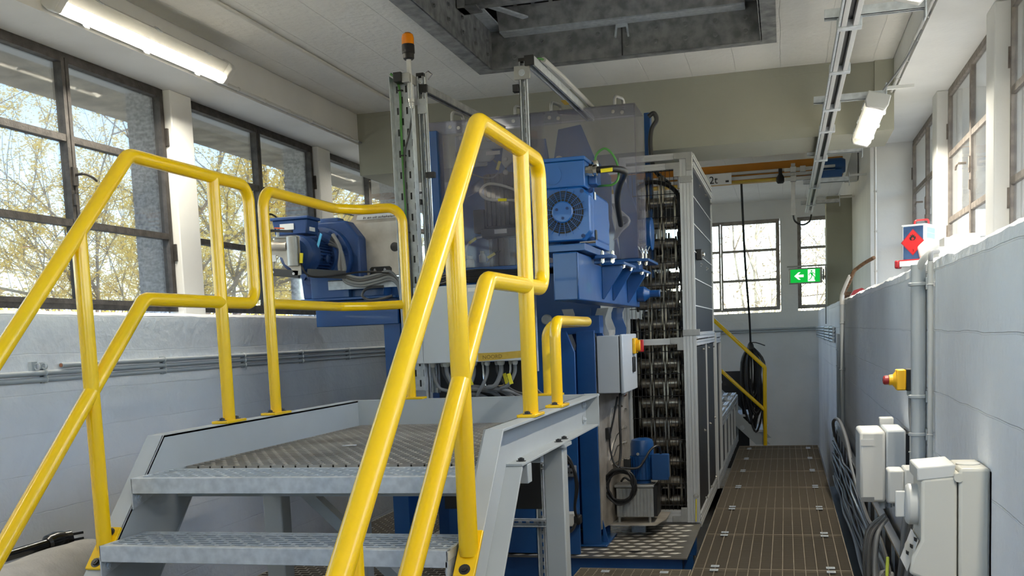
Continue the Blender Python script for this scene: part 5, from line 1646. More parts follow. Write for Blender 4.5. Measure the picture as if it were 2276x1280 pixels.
# ------------------------------------------------------------------ lifting chain (roller chain strands)
def side_plate_poly(p, h):
    out = []
    for k in range(7): a = pi/2+pi*k/6; out.append((-p/2+cos(a)*h, sin(a)*h))
    out += [(0, -h*0.72)]
    for k in range(7): a = -pi/2+pi*k/6; out.append((p/2+cos(a)*h, sin(a)*h))
    out += [(0, h*0.72)]
    return out
PITCH = 0.150
outer = MB().prism(side_plate_poly(PITCH, 0.052), lambda a, c, e: (e, c, a), 0.012).mesh('link_plate'); outer.materials.append(M['chain'])
pinm = MB().lathe((0, 0, 0), (1, 0, 0), [(0.020, 0), (0.022, 0.004), (0.022, 0.326), (0.020, 0.33)], 14).mesh('pin'); pinm.materials.append(M['chain'])
rolm = MB().lathe((0, 0, 0), (1, 0, 0), [(0.036, 0), (0.040, 0.004), (0.040, 0.066), (0.036, 0.07)], 18).mesh('roller'); rolm.materials.append(M['chain'])
for j, (cx, cy, z0, n, lab) in enumerate(((-0.935, 7.96, 0.20, 16, 'heavy steel lifting chain nearest the cage mesh'), (-0.95, 8.42, 0.12, 14, 'heavy steel lifting chain farther back in the cage'))):
    t = thing('lifting_chain', lab, 'chain', (cx, cy, 0.1), 'lifting chains')
    for i in range(n):
        z = z0+i*PITCH
        inst('pin', pinm, t, (cx-0.165, cy, z))
        for k in (-1, 0, 1):
            inst('roller', rolm, t, (cx+k*0.105-0.035, cy, z))
        offs = (0.150, 0.053, -0.053, -0.150) if i % 2 == 0 else (0.066, 0.040, -0.040, -0.066)
        for o in offs:
            inst('link_plate', outer, t, (cx+o-0.006, cy, z+PITCH/2))
# sprocket and frames at the top of the cage
sp = thing('sprocket', 'dark chain sprocket wheel at the top of the cage', 'sprocket', (-0.76, 8.3, 2.2))
poly = []
N = 18
for k in range(N*4):
    r = 0.36 if k % 4 in (1, 2) else 0.31
    a = 2*pi*k/(N*4)
    poly.append((8.45+cos(a)*r, 2.15+sin(a)*r))
MB().prism(poly, lambda a, b, c: (-0.79+c, a, b), 0.035).build('toothed_rim', 'darksteel', sp)
MB().lathe((-1.1, 8.45, 2.15), (1, 0, 0), [(0.06, 0), (0.06, 0.38)], 18).build('shaft', 'darksteel', sp)
t = thing('chain_support', 'blue inner support behind the chain in the cage', 'support', (-0.78, 8.7, 0.06))
MB().box(-0.80, -0.745, 8.75, 8.95, 0.06, 2.3).build('column', 'blue', t, 0.004)
MB().box(-1.12, -0.75, 9.0, 9.15, 2.45, 2.62).build('cross_beam', 'darksteel', t, 0.004)
MB().box(-1.14, -1.06, 7.85, 8.1, 1.75, 2.66).build('side_block', 'blue', t, 0.004)
cable('black_hose', 'black hose bowed across the top inside the cage', [(-1.08, 7.9, 2.58), (-0.95, 7.88, 2.60), (-0.83, 7.88, 2.57), (-0.75, 7.88, 2.48), (-0.73, 7.9, 2.3)], 0.016, 'rubber')

# ------------------------------------------------------------------ checker plate
cp = thing('checker_plate', 'bright aluminium checker plate floor in front of the cage', 'floor plate', (-1.3, 7.1, 0.05))
MB().box(-2.02, -0.625, 6.55, 7.745, 0.042, 0.050).build('sheet', 'checker', cp)
b = MB()
nx, ny = 13, 12
for j in range(ny):
    for i in range(nx):
        x, y = -1.96+i*0.108+(0.054 if j % 2 else 0), 6.60+j*0.098
        if x > -0.68: continue
        L, w, h = 0.046, 0.022, 0.004
        dx, dy = (0.97, 0.22)
        q = [(x-dx*L, y-dy*L, 0.05), (x+dy*w, y-dx*w, 0.05), (x+dx*L, y+dy*L, 0.05), (x-dy*w, y+dx*w, 0.05), (x-dx*L*0.4, y-dy*L*0.4, 0.05+h), (x+dx*L*0.4, y+dy*L*0.4, 0.05+h)]
        b.add(q, [(0, 1, 4), (1, 5, 4), (1, 2, 5), (2, 3, 5), (3, 4, 5), (3, 0, 4)])
b.build('raised_lozenges', 'lozenge', cp, smooth=False, kind='stuff')
tag(MB().bar((-1.02, 6.72, 0.054), (-0.94, 6.715, 0.054), 0.018, 0.006).build('black_strip', 'black', base=(-1.0, 6.7, 0.05)), 'small black strip lying on the checker plate', 'strip')
# second checker plate deeper on the window side
cp2 = thing('checker_plate', 'dim checker plate under the platform on the window side', 'floor plate', (-2.3, 7.2, 0.04))
MB().box(-2.6, -2.03, 6.55, 7.745, 0.032, 0.040).build('sheet', 'galvold', cp2)

# ------------------------------------------------------------------ stainless back sheet, drip tray, pump, switch box
t = thing('back_sheet', 'stainless back sheet and drip tray beside the blue column', 'sheet', (-1.2, 7.35, 0.12))
b = MB().add([(-1.245, 6.98, 0.15), (-1.145, 7.735, 0.15), (-1.145, 7.735, 1.52), (-1.245, 6.98, 1.52), (-1.25, 6.98, 0.15), (-1.15, 7.735, 0.15), (-1.15, 7.735, 1.52), (-1.25, 6.98, 1.52)], [(0,1,2,3),(7,6,5,4),(0,4,5,1),(1,5,6,2),(2,6,7,3),(3,7,4,0)])
b.build('upright_sheet', 'steel', t)
b = MB().prism([(-1.30, 7.18), (-0.90, 7.18), (-0.85, 7.45), (-0.85, 7.73), (-1.22, 7.73)], lambda a, c, e: (a, c, 0.140+e), 0.006)
b.build('drip_tray', 'steel', t)
for y in (7.4, 7.65):
    MB().box(-1.1, -1.0, y, y+0.05, 0.05, 0.14).build('tray_support', 'galv', t)
for y, z in ((7.62, 0.93), (7.60, 0.80), (7.58, 0.69), (7.62, 1.04)):
    bolt(t, (-1.165, y, z), (1, 0, 0), 0.013, 0.02, 'chrome' if z < 1 else 'rust')
pu = thing('pump_unit', 'blue hydraulic pump motor on a ribbed grey tank', 'pump', (-1.04, 7.4, 0.15))
MB().box(-1.185, -0.925, 7.27, 7.50, 0.185, 0.40).build('tank', 'alucast', pu, 0.006)
for i in range(11):
    x = -1.18+i*0.0245
    MB().box(x, x+0.016, 7.262, 7.27, 0.19, 0.395).build('tank_rib', 'alucast', pu)
MB().box(-1.195, -0.915, 7.255, 7.51, 0.40, 0.418).build('tank_lid', 'alucast', pu, 0.004)
MB().box(-0.924, -0.895, 7.28, 7.49, 0.19, 0.41).build('sight_glass', 'black', pu)
for x in (-1.17, -0.95):
    for y in (7.29, 7.48):
        MB().cyl((x, y, 0.146), (x, y, 0.186), 0.01, 8).build('foot', 'alucast', pu)
px, py = -1.005, 7.38
MB().lathe((px, py, 0.418), (0, 0, 1), [(0.06, 0), (0.06, 0.02), (0.078, 0.03), (0.078, 0.20), (0.082, 0.205), (0.083, 0.285), (0.075, 0.312), (0.045, 0.322), (0.01, 0.324)], 28).build('motor', 'blue', pu)
for k in range(22):
    a = 2*pi*k/22
    MB().bar((px+cos(a)*0.081, py+sin(a)*0.081, 0.455), (px+cos(a)*0.081, py+sin(a)*0.081, 0.615), 0.004, 0.014, (cos(a), sin(a), 0)).build('fin', 'blue', pu)
bolt(pu, (px-0.02, py-0.083, 0.635), (0, -1, 0), 0.007, 0.006, 'chrome')
tb = MB().box(-0.925, -0.815, 7.30, 7.42, 0.455, 0.625).build('terminal_box', 'blue', pu, 0.008)
MB().box(-0.929, -0.811, 7.292, 7.302, 0.448, 0.632).build('lid', 'blue', tb, 0.004)
MB().tube(smooth_path([(-1.15, 7.30, 0.44), (-1.12, 7.27, 0.47), (-1.09, 7.28, 0.45), (-1.07, 7.30, 0.44)], 4), 0.008, 8).build('valve_lever', 'darksteel', pu)
MB().box(-1.13, -1.08, 7.30, 7.34, 0.54, 0.60).build('valve_block', 'darksteel', pu)
for j in range(7):
    R4 = random.Random(70+j)
    pts = []
    for k in range(24):
        a = 2*pi*k/24
        pts.append((-1.130+cos(a)*(0.098+0.012*sin(3*a+j)+R4.uniform(-.002, .002))+R4.uniform(-.003, .003), 7.12+0.010*(j % 4)+0.006*sin(2*a+j), 0.440+sin(a)*(0.118+0.010*cos(2*a+j))-0.004*j))
    if j == 0:
        ct = thing('cable_coil', 'coiled black cable hung in front of the pump tank', 'cable', (-1.13, 7.13, 0.31))
    MB().tube(pts, 0.0078, 8, closed=True).build('loop', 'rubber', ct)
MB().tube(smooth_path([(-1.13, 7.13, 0.56), (-1.02, 7.20, 0.548), (-0.97, 7.22, 0.60), (-0.935, 7.24, 0.66), (-0.90, 7.28, 0.69), (-0.875, 7.33, 0.68), (-0.87, 7.36, 0.63)], 5), 0.0085, 8).build('lead', 'rubber', ct)
cable('black_cable', 'black cable looping down from the switch box to the coil', [(-1.13, 7.25, 1.09), (-1.135, 7.22, 0.9), (-1.13, 7.2, 0.7), (-1.14, 7.17, 0.58), (-1.15, 7.14, 0.54)], 0.0095, 'rubber')
cable('black_cable', 'thin black cable slanting behind the bright pipes', [(-1.15, 7.25, 1.05), (-1.18, 7.2, 0.88), (-1.205, 7.18, 0.75), (-1.18, 7.16, 0.6), (-1.12, 7.15, 0.54)], 0.007, 'rubber')
for i, pts in enumerate(([(-1.17, 7.55, 0.96), (-1.19, 7.42, 0.98), (-1.205, 7.30, 0.96), (-1.21, 7.28, 0.90), (-1.21, 7.28, 0.82)], [(-1.17, 7.58, 0.80), (-1.19, 7.4, 0.76), (-1.20, 7.30, 0.70), (-1.21, 7.2, 0.6)], [(-1.17, 7.56, 0.69), (-1.19, 7.40, 0.68), (-1.20, 7.3, 0.62)], [(-1.22, 7.15, 0.84), (-1.235, 7.12, 0.7), (-1.24, 7.1, 0.55)], [(-1.08, 7.3, 0.60), (-1.16, 7.32, 0.59), (-1.21, 7.28, 0.56)])):
    cable('steel_line', 'bright bent hydraulic line on the back sheet, '+('topmost', 'second', 'third', 'long upright', 'lowest')[i], pts, 0.009 if i == 0 else 0.006, 'chrome', 'hydraulic lines', straight=True)
tag(MB().box(-1.235, -1.195, 7.13, 7.20, 0.76, 0.84).build('valve_block', 'black', bevel=0.006, base=(-1.22, 7.16, 0.76)), 'black valve block on the back sheet below the switch box', 'valve')

sb = thing('switch_box', 'light grey wall box with yellow and red rotary switch beside the cage', 'switch box', (-1.14, 7.27, 1.09))
MB().box(-1.236, -1.085, 6.95, 7.60, 1.092, 1.482).build('body', 'box', sb, 0.006)
MB().box(-1.078, -1.055, 6.945, 7.605, 1.087, 1.487).build('door', 'box', sb, 0.008)
MB().box(-1.085, -1.078, 6.96, 7.59, 1.10, 1.475).build('seal', 'black', sb)
sw = MB().box(-1.055, -1.033, 7.38, 7.52, 1.345, 1.455).build('switch_plate', 'syellow', sb, 0.006)
MB().lathe((-1.033, 7.45, 1.40), (1, 0, 0), [(0.042, 0), (0.042, 0.025), (0.038, 0.03)], 20).build('switch_ring', 'syellow', sw)
MB().bar((-0.998, 7.45, 1.355), (-0.998, 7.45, 1.44), 0.03, 0.03, (1, 0, 0)).build('switch_knob', 'red', sw, 0.005)
MB().box(-1.055, -1.040, 7.36, 7.44, 1.215, 1.325).build('handle', 'black', sb, 0.012)
MB().lathe((-1.10, 7.2, 1.092), (0, 0, -1), [(0.016, 0), (0.016, 0.02), (0.010, 0.03)], 10).build('gland', 'beige2', sb)
# ------------------------------------------------------------------ dark gear under the platform
strut('strut_post', 'slotted strut upright standing on the floor under the platform', (-1.515, 6.32, 1.0), (-1.515, 6.32, -0.3), 0.05, up=(0, 1, 0), caps=False)
strut('strut_channel', 'horizontal slotted strut under the platform', (-2.0, 6.28, 0.325), (-1.33, 6.28, 0.325), 0.05, up=(0, 1, 0), caps=False)
strut('strut_channel', 'upper horizontal slotted strut under the platform', (-1.7, 6.28, 0.69), (-1.38, 6.28, 0.69), 0.045, up=(0, 1, 0), caps=False)
so = thing('plug_socket', 'black and white plug socket on the blue cheek plate with cables', 'socket', (-1.35, 6.56, 0.27))
MB().box(-1.41, -1.34, 6.50, 6.60, 0.26, 0.345).build('body', 'beige2', so, 0.006)
MB().box(-1.345, -1.30, 6.50, 6.58, 0.27, 0.33).build('plug', 'black', so, 0.01)
so = thing('plug_socket', 'grey double socket higher on the blue cheek plate', 'socket', (-1.35, 6.56, 0.6))
MB().box(-1.42, -1.33, 6.50, 6.60, 0.585, 0.65).build('body', 'cable', so, 0.006)
for x in (-1.395, -1.37, -1.345):
    MB().lathe((x, 6.50, 0.615), (0, -1, 0), [(0.008, 0), (0.008, 0.004)], 10).build('port', 'black', so)
for i in range(4):
    cable('socket_cable', 'black cable arching to the sockets under the platform, '+('outer', 'second', 'third', 'inner')[i], [(-1.52, 6.45, 0.78-0.02*i), (-1.42, 6.44, 0.77-0.025*i), (-1.34, 6.45, 0.70-0.02*i), (-1.31+0.01*i, 6.46, 0.55), (-1.325, 6.47, 0.40), (-1.325, 6.5, 0.33)] if i < 2 else [(-1.52, 6.45, 0.77-0.02*i), (-1.42, 6.44, 0.74-0.02*i), (-1.35, 6.46, 0.68), (-1.345, 6.48, 0.65)], 0.009, 'rubber', 'cables to the sockets')
cable('socket_cable', 'black cable sagging below the lower socket', [(-1.33, 6.5, 0.28), (-1.36, 6.46, 0.235), (-1.45, 6.46, 0.225), (-1.55, 6.5, 0.24)], 0.010, 'rubber', 'cables to the sockets')
for x0, y0, lab in ((-2.46, 6.45, 'aluminium framed cabinet corner deep under the platform'),):
    t = thing('framed_cabinet', lab, 'cabinet', (x0, 7.0, 0.05))
    for x in (-2.60, -2.54):
        b = MB(); profile(b, (x, 6.9, 0.05), (x, 6.9, 0.95), 0.045, up=(0, 1, 0)); b.build('post', 'alu', t, smooth=False)
    MB().box(-2.58, -2.52, 6.86, 6.875, 0.2, 0.45).build('joint_plate', 'alucast', t)
# ================================================================== RIGHT WALL FITTINGS
conduit_run('wall_pipe', 'thick grey drain pipe clipped to the low wall near the camera', [(0.472, 4.08, 1.70), (0.472, 4.08, 0.55)], 0.026, 'pvc', [(0.472, 4.08, 1.63), (0.472, 4.08, 1.22), (0.472, 4.08, 1.08)], saxis=(0, 0, 1), wall=(1, 0, 0))
conduit_run('wall_conduit', 'thin white conduit beside the thick drain pipe', [(0.486, 3.86, 1.70), (0.486, 3.86, 0.60)], 0.0095, 'pvcw', [(0.486, 3.86, 1.62), (0.486, 3.86, 1.1)], saxis=(0, 0, 1), wall=(1, 0, 0))
conduit_run('wall_conduit', 'thin white conduit below the emergency stop', [(0.482, 4.36, 1.05), (0.482, 4.36, 0.70)], 0.011, 'pvcw', [(0.482, 4.36, 0.98)], saxis=(0, 0, 1), wall=(1, 0, 0))
b = MB().tube(smooth_path([(0.474, 4.07, 1.68), (0.482, 4.05, 1.71), (0.497, 4.03, 1.732), (0.516, 4.03, 1.752), (0.533, 4.03, 1.764)], 5), 0.013, 12)
tag(b.build('plastic_hose', 'pvcw', base=(0.472, 4.08, 1.70)), 'pale bent hose end curling from the drain pipe over the wall top', 'hose')
b = MB().tube(smooth_path([(0.486, 3.86, 1.70), (0.49, 3.87, 1.728), (0.515, 3.89, 1.732)], 4), 0.008, 8)
tag(b.build('conduit_end', 'cable', base=(0.486, 3.86, 1.70)), 'dark tip of the thin conduit bending onto the wall top', 'conduit')
es = thing('emergency_stop', 'yellow and black emergency stop box with red mushroom button', 'emergency stop', (0.47, 4.42, 1.22))
MB().box(0.462, 0.50, 4.38, 4.46, 1.222, 1.308).build('back_half', 'black', es, 0.003)
MB().box(0.426, 0.462, 4.38, 4.46, 1.224, 1.307).build('front_half', 'syellow', es, 0.005)
MB().lathe((0.426, 4.42, 1.265), (-1, 0, 0), [(0.036, 0), (0.022, 0.012), (0.021, 0.026)], 20).build('collar', 'syellow', es)
MB().lathe((0.400, 4.42, 1.265), (-1, 0, 0), [(0.012, 0), (0.0185, 0.002), (0.0185, 0.016), (0.014, 0.022), (0.004, 0.024)], 20).build('button', 'estop', es)
MB().lathe((0.48, 4.42, 1.222), (0, 0, -1), [(0.013, 0), (0.013, 0.016), (0.009, 0.022)], 10).build('gland', 'pvc', es)
cable('stop_cable', 'grey cable from the emergency stop into the conduit', [(0.48, 4.42, 1.20), (0.479, 4.40, 1.12), (0.481, 4.365, 1.05), (0.482, 4.36, 1.0)], 0.007, 'cable')

# junction box
jb = thing('junction_box', 'grey junction box with paper slip on the wall above the cable tray', 'junction box', (0.40, 4.65, 0.745))
MB().box(0.296, 0.398, 4.55, 4.83, 0.745, 1.045).build('lid', 'beige2', jb, 0.012)
MB().box(0.400, 0.478, 4.55, 4.83, 0.742, 1.048).build('base', 'box', jb, 0.008)
MB().box(0.478, 0.5, 4.57, 4.81, 0.76, 1.03).build('spacer', 'black', jb)
MB().box(0.300, 0.352, 4.5475, 4.5495, 0.985, 1.012).build('paper_slip', 'paper', jb)
MB().box(0.298, 0.352, 4.5465, 4.5495, 0.748, 0.768).build('grey_foot', 'cable', jb)
for i, x in enumerate((0.39, 0.42, 0.45)):
    MB().lathe((x, 4.62+0.03*i, 0.742), (0, 0, -1), [(0.016, 0), (0.016, 0.014), (0.012, 0.014), (0.012, 0.034)], 10).build('gland', 'pvc', jb)
lk = MB().box(0.40, 0.46, 4.86, 4.92, 1.03, 1.075).build('cable_inlet', 'beige2', jb, 0.006)
# white clamp above
sm = thing('small_box', 'small grey box half hidden behind the big rotary switch box', 'junction box', (0.42, 3.9, 0.87))
MB().box(0.345, 0.40, 3.86, 3.96, 0.855, 0.975).build('lid', 'beige2', sm, 0.008)
MB().box(0.40, 0.5, 3.85, 3.97, 0.85, 0.98).build('base', 'beige2', sm, 0.006)
for i in range(2):
    MB().lathe((0.39+0.04*i, 3.90, 0.85), (0, 0, -1), [(0.014, 0), (0.014, 0.02), (0.01, 0.03)], 10).build('gland', 'beige2', sm)
# big rotary switch enclosure
rb = thing('rotary_switch_box', 'large beige rotary switch enclosure at the bottom corner of the walkway wall', 'switch box', (0.42, 2.9, 0.6))
MB().box(0.425, 0.500, 2.83, 3.02, 0.55, 1.118).build('base', 'beige', rb, 0.008)
YZX = lambda a, b, c: (a, 2.835+c, b)
MB().prism([(0.422, 0.64), (0.422, 1.098), (0.335, 1.09), (0.335, 0.93), (0.312, 0.885), (0.305, 0.84), (0.37, 0.815)], YZX, 0.18).build('front', 'beige', rb, 0.008)
MB().prism([(0.325, 1.085), (0.415, 1.095), (0.418, 1.128), (0.325, 1.12)], YZX, 0.18).build('clear_lid', 'beige2', rb, 0.004)
MB().cyl((0.424, 2.825, 1.095), (0.424, 3.02, 1.095), 0.012, 12).build('hinge', 'beige', rb)
MB().lathe((0.46, 2.92, 1.118), (0, 0, 1), [(0.03, 0), (0.03, 0.003), (0.012, 0.004)], 24).build('blank_cap', 'beige2', rb)
kn = MB().lathe((0.335, 2.93, 1.01), (-1, 0, 0), [(0.055, 0), (0.055, 0.022), (0.05, 0.028), (0.044, 0.030)], 28).build('rotary_knob', 'beige2', rb)
MB().bar((0.295, 2.93, 0.975), (0.295, 2.93, 1.045), 0.014, 0.03, (1, 0, 0)).build('grip', 'beige2', kn, 0.003)
b = MB().add([(0.329, 2.84, 0.928), (0.329, 3.01, 0.928), (0.3005, 3.01, 0.845), (0.3005, 2.84, 0.845)], [(0, 1, 2, 3)])
b.build('paper_label', 'paper', rb, smooth=False)
for i in range(3):
    MB().bar((0.3265-0.008*i, 2.86+0.02*i, 0.925-0.022*i), (0.325-0.008*i, 2.90+0.02*i, 0.921-0.022*i), 0.002, 0.010).build('print_mark', 'black', rb)
MB().box(0.5, 0.503, 2.82, 3.03, 0.56, 1.11).build('shadow_gap', 'black', rb)

# cable tray along the wall: dark back panel with chrome top edge, full of cables
tr = thing('cable_trunking', 'dark cable tray full of grey cables along the foot of the wall', 'cable tray', (0.43, 6.6, 0.0))
MB().box(0.452, 0.462, 3.3, 10.2, -0.05, 0.545).build('back_panel', 'black', tr)
MB().box(0.432, 0.466, 3.3, 10.2, 0.545, 0.557).build('top_edge', 'chrome', tr)
MB().box(0.385, 0.462, 3.3, 10.2, -0.05, -0.04).build('tray_floor', 'black', tr)
for y in [3.4+0.45*i for i in range(15)]:
    MB().box(0.44, 0.452, y, y+0.03, 0.0, 0.53).build('ladder_rung', 'galv', tr)
R5 = random.Random(11)
ordn = ['topmost', 'second', 'third', 'fourth', 'fifth', 'sixth', 'seventh', 'eighth', 'ninth', 'tenth', 'eleventh', 'lowest']
for i in range(12):
    pts = []
    z = 0.46-0.036*i
    for k in range(15):
        y = 3.3+k*0.485
        pts.append((0.425+R5.uniform(-0.012, 0.008), y, z+R5.uniform(-0.018, 0.018)-(0.10 if (y < 4.3) else 0)))
    cable('tray_cable', ('dark ' if i % 3 == 0 else 'grey ')+'cable laid along the wall cable tray, '+ordn[i], pts, R5.uniform(0.008, 0.013), ('cabledark', 'cable', 'pvc')[i % 3], 'cables in the wall tray', sub=4, n=7)
for i in range(9):
    y0 = 4.55+R5.uniform(-0.08, 0.1)
    x = 0.36+R5.uniform(-0.03, 0.02)
    d = R5.uniform(0.25, 0.42)
    cable('hanging_cable', 'grey cable loop hanging from the wall tray below the junction box, '+ordn[i if i < 8 else -1], [(0.41, y0+0.12, 0.66), (x, y0+0.05, 0.60), (x-0.015, y0, 0.62-d*0.6), (x, y0-0.06, 0.62-d), (x+0.02, y0-0.13, 0.60-d*0.9), (x+0.04, y0-0.10, 0.45), (0.42, y0+0.02, 0.42)], 0.0085, ('cabledark', 'cable')[i % 2], 'cable loops at the wall tray')
for i in range(5):
    y0 = 3.95-0.09*i
    cable('hanging_cable', 'grey cable rising from the tray to the beige boxes, '+ordn[i], [(0.40, y0+0.25, 0.30), (0.39, y0+0.1, 0.45), (0.40, y0, 0.62), (0.41+0.01*i, y0-0.03, 0.82)], 0.011, ('cable', 'cabledark')[i % 2], 'cables rising to the beige boxes')
cable('earth_cable', 'yellow-green earth wire in the wall cable tray', [(0.40, 4.5, 0.52), (0.385, 4.35, 0.40), (0.40, 4.2, 0.32), (0.385, 4.0, 0.36), (0.40, 3.7, 0.28)], 0.007, mat('earth_yellow_green', (168, 186, 70), 0.5), 'earth wires')
cable('cable_arch', 'grey cable arching over the far end of the wall tray', [(0.44, 9.9, 0.40), (0.40, 9.6, 0.62), (0.42, 9.0, 0.70), (0.44, 8.2, 0.62), (0.43, 7.4, 0.52), (0.43, 6.6, 0.44)], 0.014, 'cable')

# upright conduits farther along and the elbow group
for i, (y, x) in enumerate(((9.5, 0.478), (10.1, 0.482), (10.4, 0.482))):
    conduit_run('wall_conduit', 'upright grey conduit far along the low wall, '+('nearest', 'middle', 'farthest')[i], [(x, y, 1.66 if i == 0 else 1.40), (x, y, 0.60)], 0.018 if i == 0 else 0.014, 'pvc', [(x, y, 1.5 if i == 0 else 1.25), (x, y, 1.1)], group='far upright conduits', saxis=(0, 0, 1), wall=(1, 0, 0))
for i in range(5):
    z = 1.455-i*0.034
    conduit_run('corner_conduit', 'grey conduit turning the corner by the end wall, %s of five' % ('topmost', 'second', 'third', 'fourth', 'lowest')[i], [(0.478, 11.2, z), (0.478, 16.97, z), (-3.3, 16.97, z)] if i < 2 else [(0.478, 11.2, z), (0.478, 16.9, z)], 0.0145, 'pvc', [(0.478, 12.0, z), (0.478, 13.5, z)], group='corner conduits', wall=(1, 0, 0))
tag(MB().tube(smooth_path([(0.478, 9.5, 1.66), (0.485, 9.5, 1.74), (0.53, 9.45, 1.83), (0.57, 9.4, 1.93), (0.60, 9.38, 1.96), (0.66, 9.3, 2.00), (0.72, 9.2, 2.03)], 5), 0.016, 10).build('crowbar', 'wood', base=(0.48, 9.5, 1.66)), 'brown handle and pale hose leaning over the wall top far along', 'handle')
tag(MB().tube(smooth_path([(0.478, 9.5, 1.66), (0.482, 9.5, 1.74), (0.51, 9.46, 1.82), (0.545, 9.42, 1.90)], 5), 0.019, 10).build('plastic_hose', 'pvcw', base=(0.478, 9.5, 1.66)), 'pale bent hose rising over the wall top far along', 'hose')
tag(MB().box(0.53, 0.66, 10.6, 10.9, 1.73, 1.80).build('wood_block', 'wood', base=(0.6, 10.7, 1.73)), 'small wooden block on the wall top beside the pillar', 'block')
tag(MB().prism([(0, 0), (0.07, 0.01), (0.13, 0.05), (0.10, 0.07), (0.03, 0.05)], lambda a, c, e: (0.56+a, 9.75+e, 1.735+c), 0.08).build('red_tool', 'darkred', base=(0.6, 9.8, 1.73)), 'small dark red tool lying on the wall top far along', 'tool')
conduit_run('wall_conduit', 'white conduit rising up the niche end to the lamp', [(0.788, 9.9, 1.74), (0.788, 9.9, 3.1)], 0.011, 'pvcw', [(0.788, 9.9, z) for z in (1.95, 2.3, 2.65)], saxis=(0, 0, 1), wall=(1, 0, 0))
conduit_run('lamp_conduit', 'white conduit with saddles along the edge above the pale windows', [(0.782, 3.0, 3.19), (0.782, 8.36, 3.19)], 0.012, 'pvcw', [(0.782, 3.4+0.5*i, 3.19) for i in range(10)], wall=(1, 0, 0))
cable('lamp_cable', 'short grey cable from the conduit into the lamp beside the festoon rail', [(0.782, 6.6, 3.16), (0.70, 6.75, 3.02), (0.60, 6.92, 2.91)], 0.006, 'cable')

# ------------------------------------------------------------------ things on the wall top
tin = thing('paint_tin', 'blue square paint tin with red flame diamond and red handle', 'tin', (0.56, 4.86, 1.735))
tx0, tx1, ty0, ty1, tz0, tz1 = 0.505, 0.585, 4.72, 5.02, 1.735, 1.905
def TP(a, b, c): return (a, b, c)
rotm = Matrix.Rotation(radians(-22), 4, 'Z')
tc = Vector((0.565, 4.86, 0))
def T(x, y, z):
    v = rotm @ (Vector((x, y, 0)))
    return (tc.x+v.x, tc.y+v.y, z)
def tbox(mb, x0, x1, y0, y1, z0, z1):
    q = [T(x, y, z) for z in (z0, z1) for x, y in ((x0, y0), (x1, y0), (x1, y1), (x0, y1))]
    return mb.add(q, [(0,3,2,1),(4,5,6,7),(0,1,5,4),(1,2,6,5),(2,3,7,6),(3,0,4,7)])
w, d = 0.048, 0.075
tbox(MB(), -w, w, -d, d, tz0, tz1).build('body', 'tin_white', tin, 0.004)
tbox(MB(), -w+0.004, w-0.010, -d-0.001, -d, tz0+0.004, tz1-0.006).build('front_print', 'tin_blue', tin)
tbox(MB(), w, w+0.001, -d+0.02, d-0.01, tz0+0.06, tz1-0.012).build('side_print', 'tin_pale', tin)
for i in range(3):
    tbox(MB(), w+0.001, w+0.0015, -d+0.02, d-0.01, tz1-0.035-0.025*i, tz1-0.034-0.025*i).build('print_line', 'label', tin)
tbox(MB(), -w-0.002, w+0.002, -d-0.002, d+0.002, tz1-0.003, tz1+0.002).build('rim', 'tin_white', tin)
def dia(mb, r, off, cx0=-0.004, cz0=1.832):
    q = [T(cx0, -d-off, cz0-r*1.12), T(cx0+r, -d-off, cz0), T(cx0, -d-off, cz0+r*1.12), T(cx0-r, -d-off, cz0)]
    return mb.add(q, [(0, 1, 2, 3)])
dia(MB(), 0.050, 0.0016).build('diamond_border', 'darkred', tin, smooth=False)
dia(MB(), 0.045, 0.0020).build('diamond', 'red', tin, smooth=False)
fl = [(-0.010, -0.012), (0.006, -0.012), (0.013, -0.004), (0.011, 0.006), (0.006, 0.002), (0.007, 0.014), (0.002, 0.008), (-0.002, 0.018), (-0.004, 0.008), (-0.010, 0.012), (-0.009, 0.003), (-0.014, 0.002), (-0.014, -0.006)]
MB().add([T(-0.004+a, -d-0.0026, 1.852+b_) for a, b_ in fl], [tuple(range(len(fl)))]).build('flame_mark', 'black', tin, smooth=False)
MB().add([T(-0.004+a*0.4, -d-0.0030, 1.847+b_*0.4) for a, b_ in fl], [tuple(range(len(fl)))]).build('flame_core', 'red', tin, smooth=False)
tx = T(-0.007, -d-0.0030, 1.792)
text('3', 0.016, tx, pi/2, radians(-22), 'black', tin, 0.0002)
MB().tube(fillet([T(-0.012, -0.02, tz1), T(-0.012, -0.02, tz1+0.022), T(0.035, 0.02, tz1+0.026), T(0.035, 0.02, tz1)], 0.01, 5), 0.004, 8).build('handle', 'red', tin)
tag(tbox(MB(), -0.045, 0.055, -d-0.055, -d-0.012, 1.728, 1.752).build('red_box', 'tin_white', bevel=0.002, base=(0.5, 4.7, 1.73)), 'small white carton with red lid lying at the foot of the paint tin', 'carton')
tag(tbox(MB(), -0.045, 0.055, -d-0.054, -d-0.013, 1.7525, 1.7575).build('red_sleeve', 'red', base=(0.5, 4.7, 1.75)), 'flat red sleeve on the small white carton', 'sleeve')
tag(tbox(MB(), -0.066, -0.046, -d-0.058, -d-0.012, 1.722, 1.757).build('red_stopper', 'darkred', bevel=0.006, base=(0.48, 4.7, 1.73)), 'dark red stopper beside the small white carton', 'stopper')
b = MB()
pts = [(-0.02, 0.0), (0.03, 0.035), (0.06, 0.03), (0.085, -0.02), (0.10, -0.065), (0.05, -0.08), (0.0, -0.075)]
b.prism(pts, lambda a, c, e: T(a*0.8+0.03, -d-0.012+e, 1.81+c*1.0), 0.03)
tag(b.build('paper_wad', 'paper', bevel=0.008, base=(0.58, 4.75, 1.73)), 'crumpled white paper leaning on the paint tin', 'paper')
wbx = thing('white_carton', 'white carton on the wall top in front of the middle pale window', 'carton', (0.70, 4.35, 1.73))
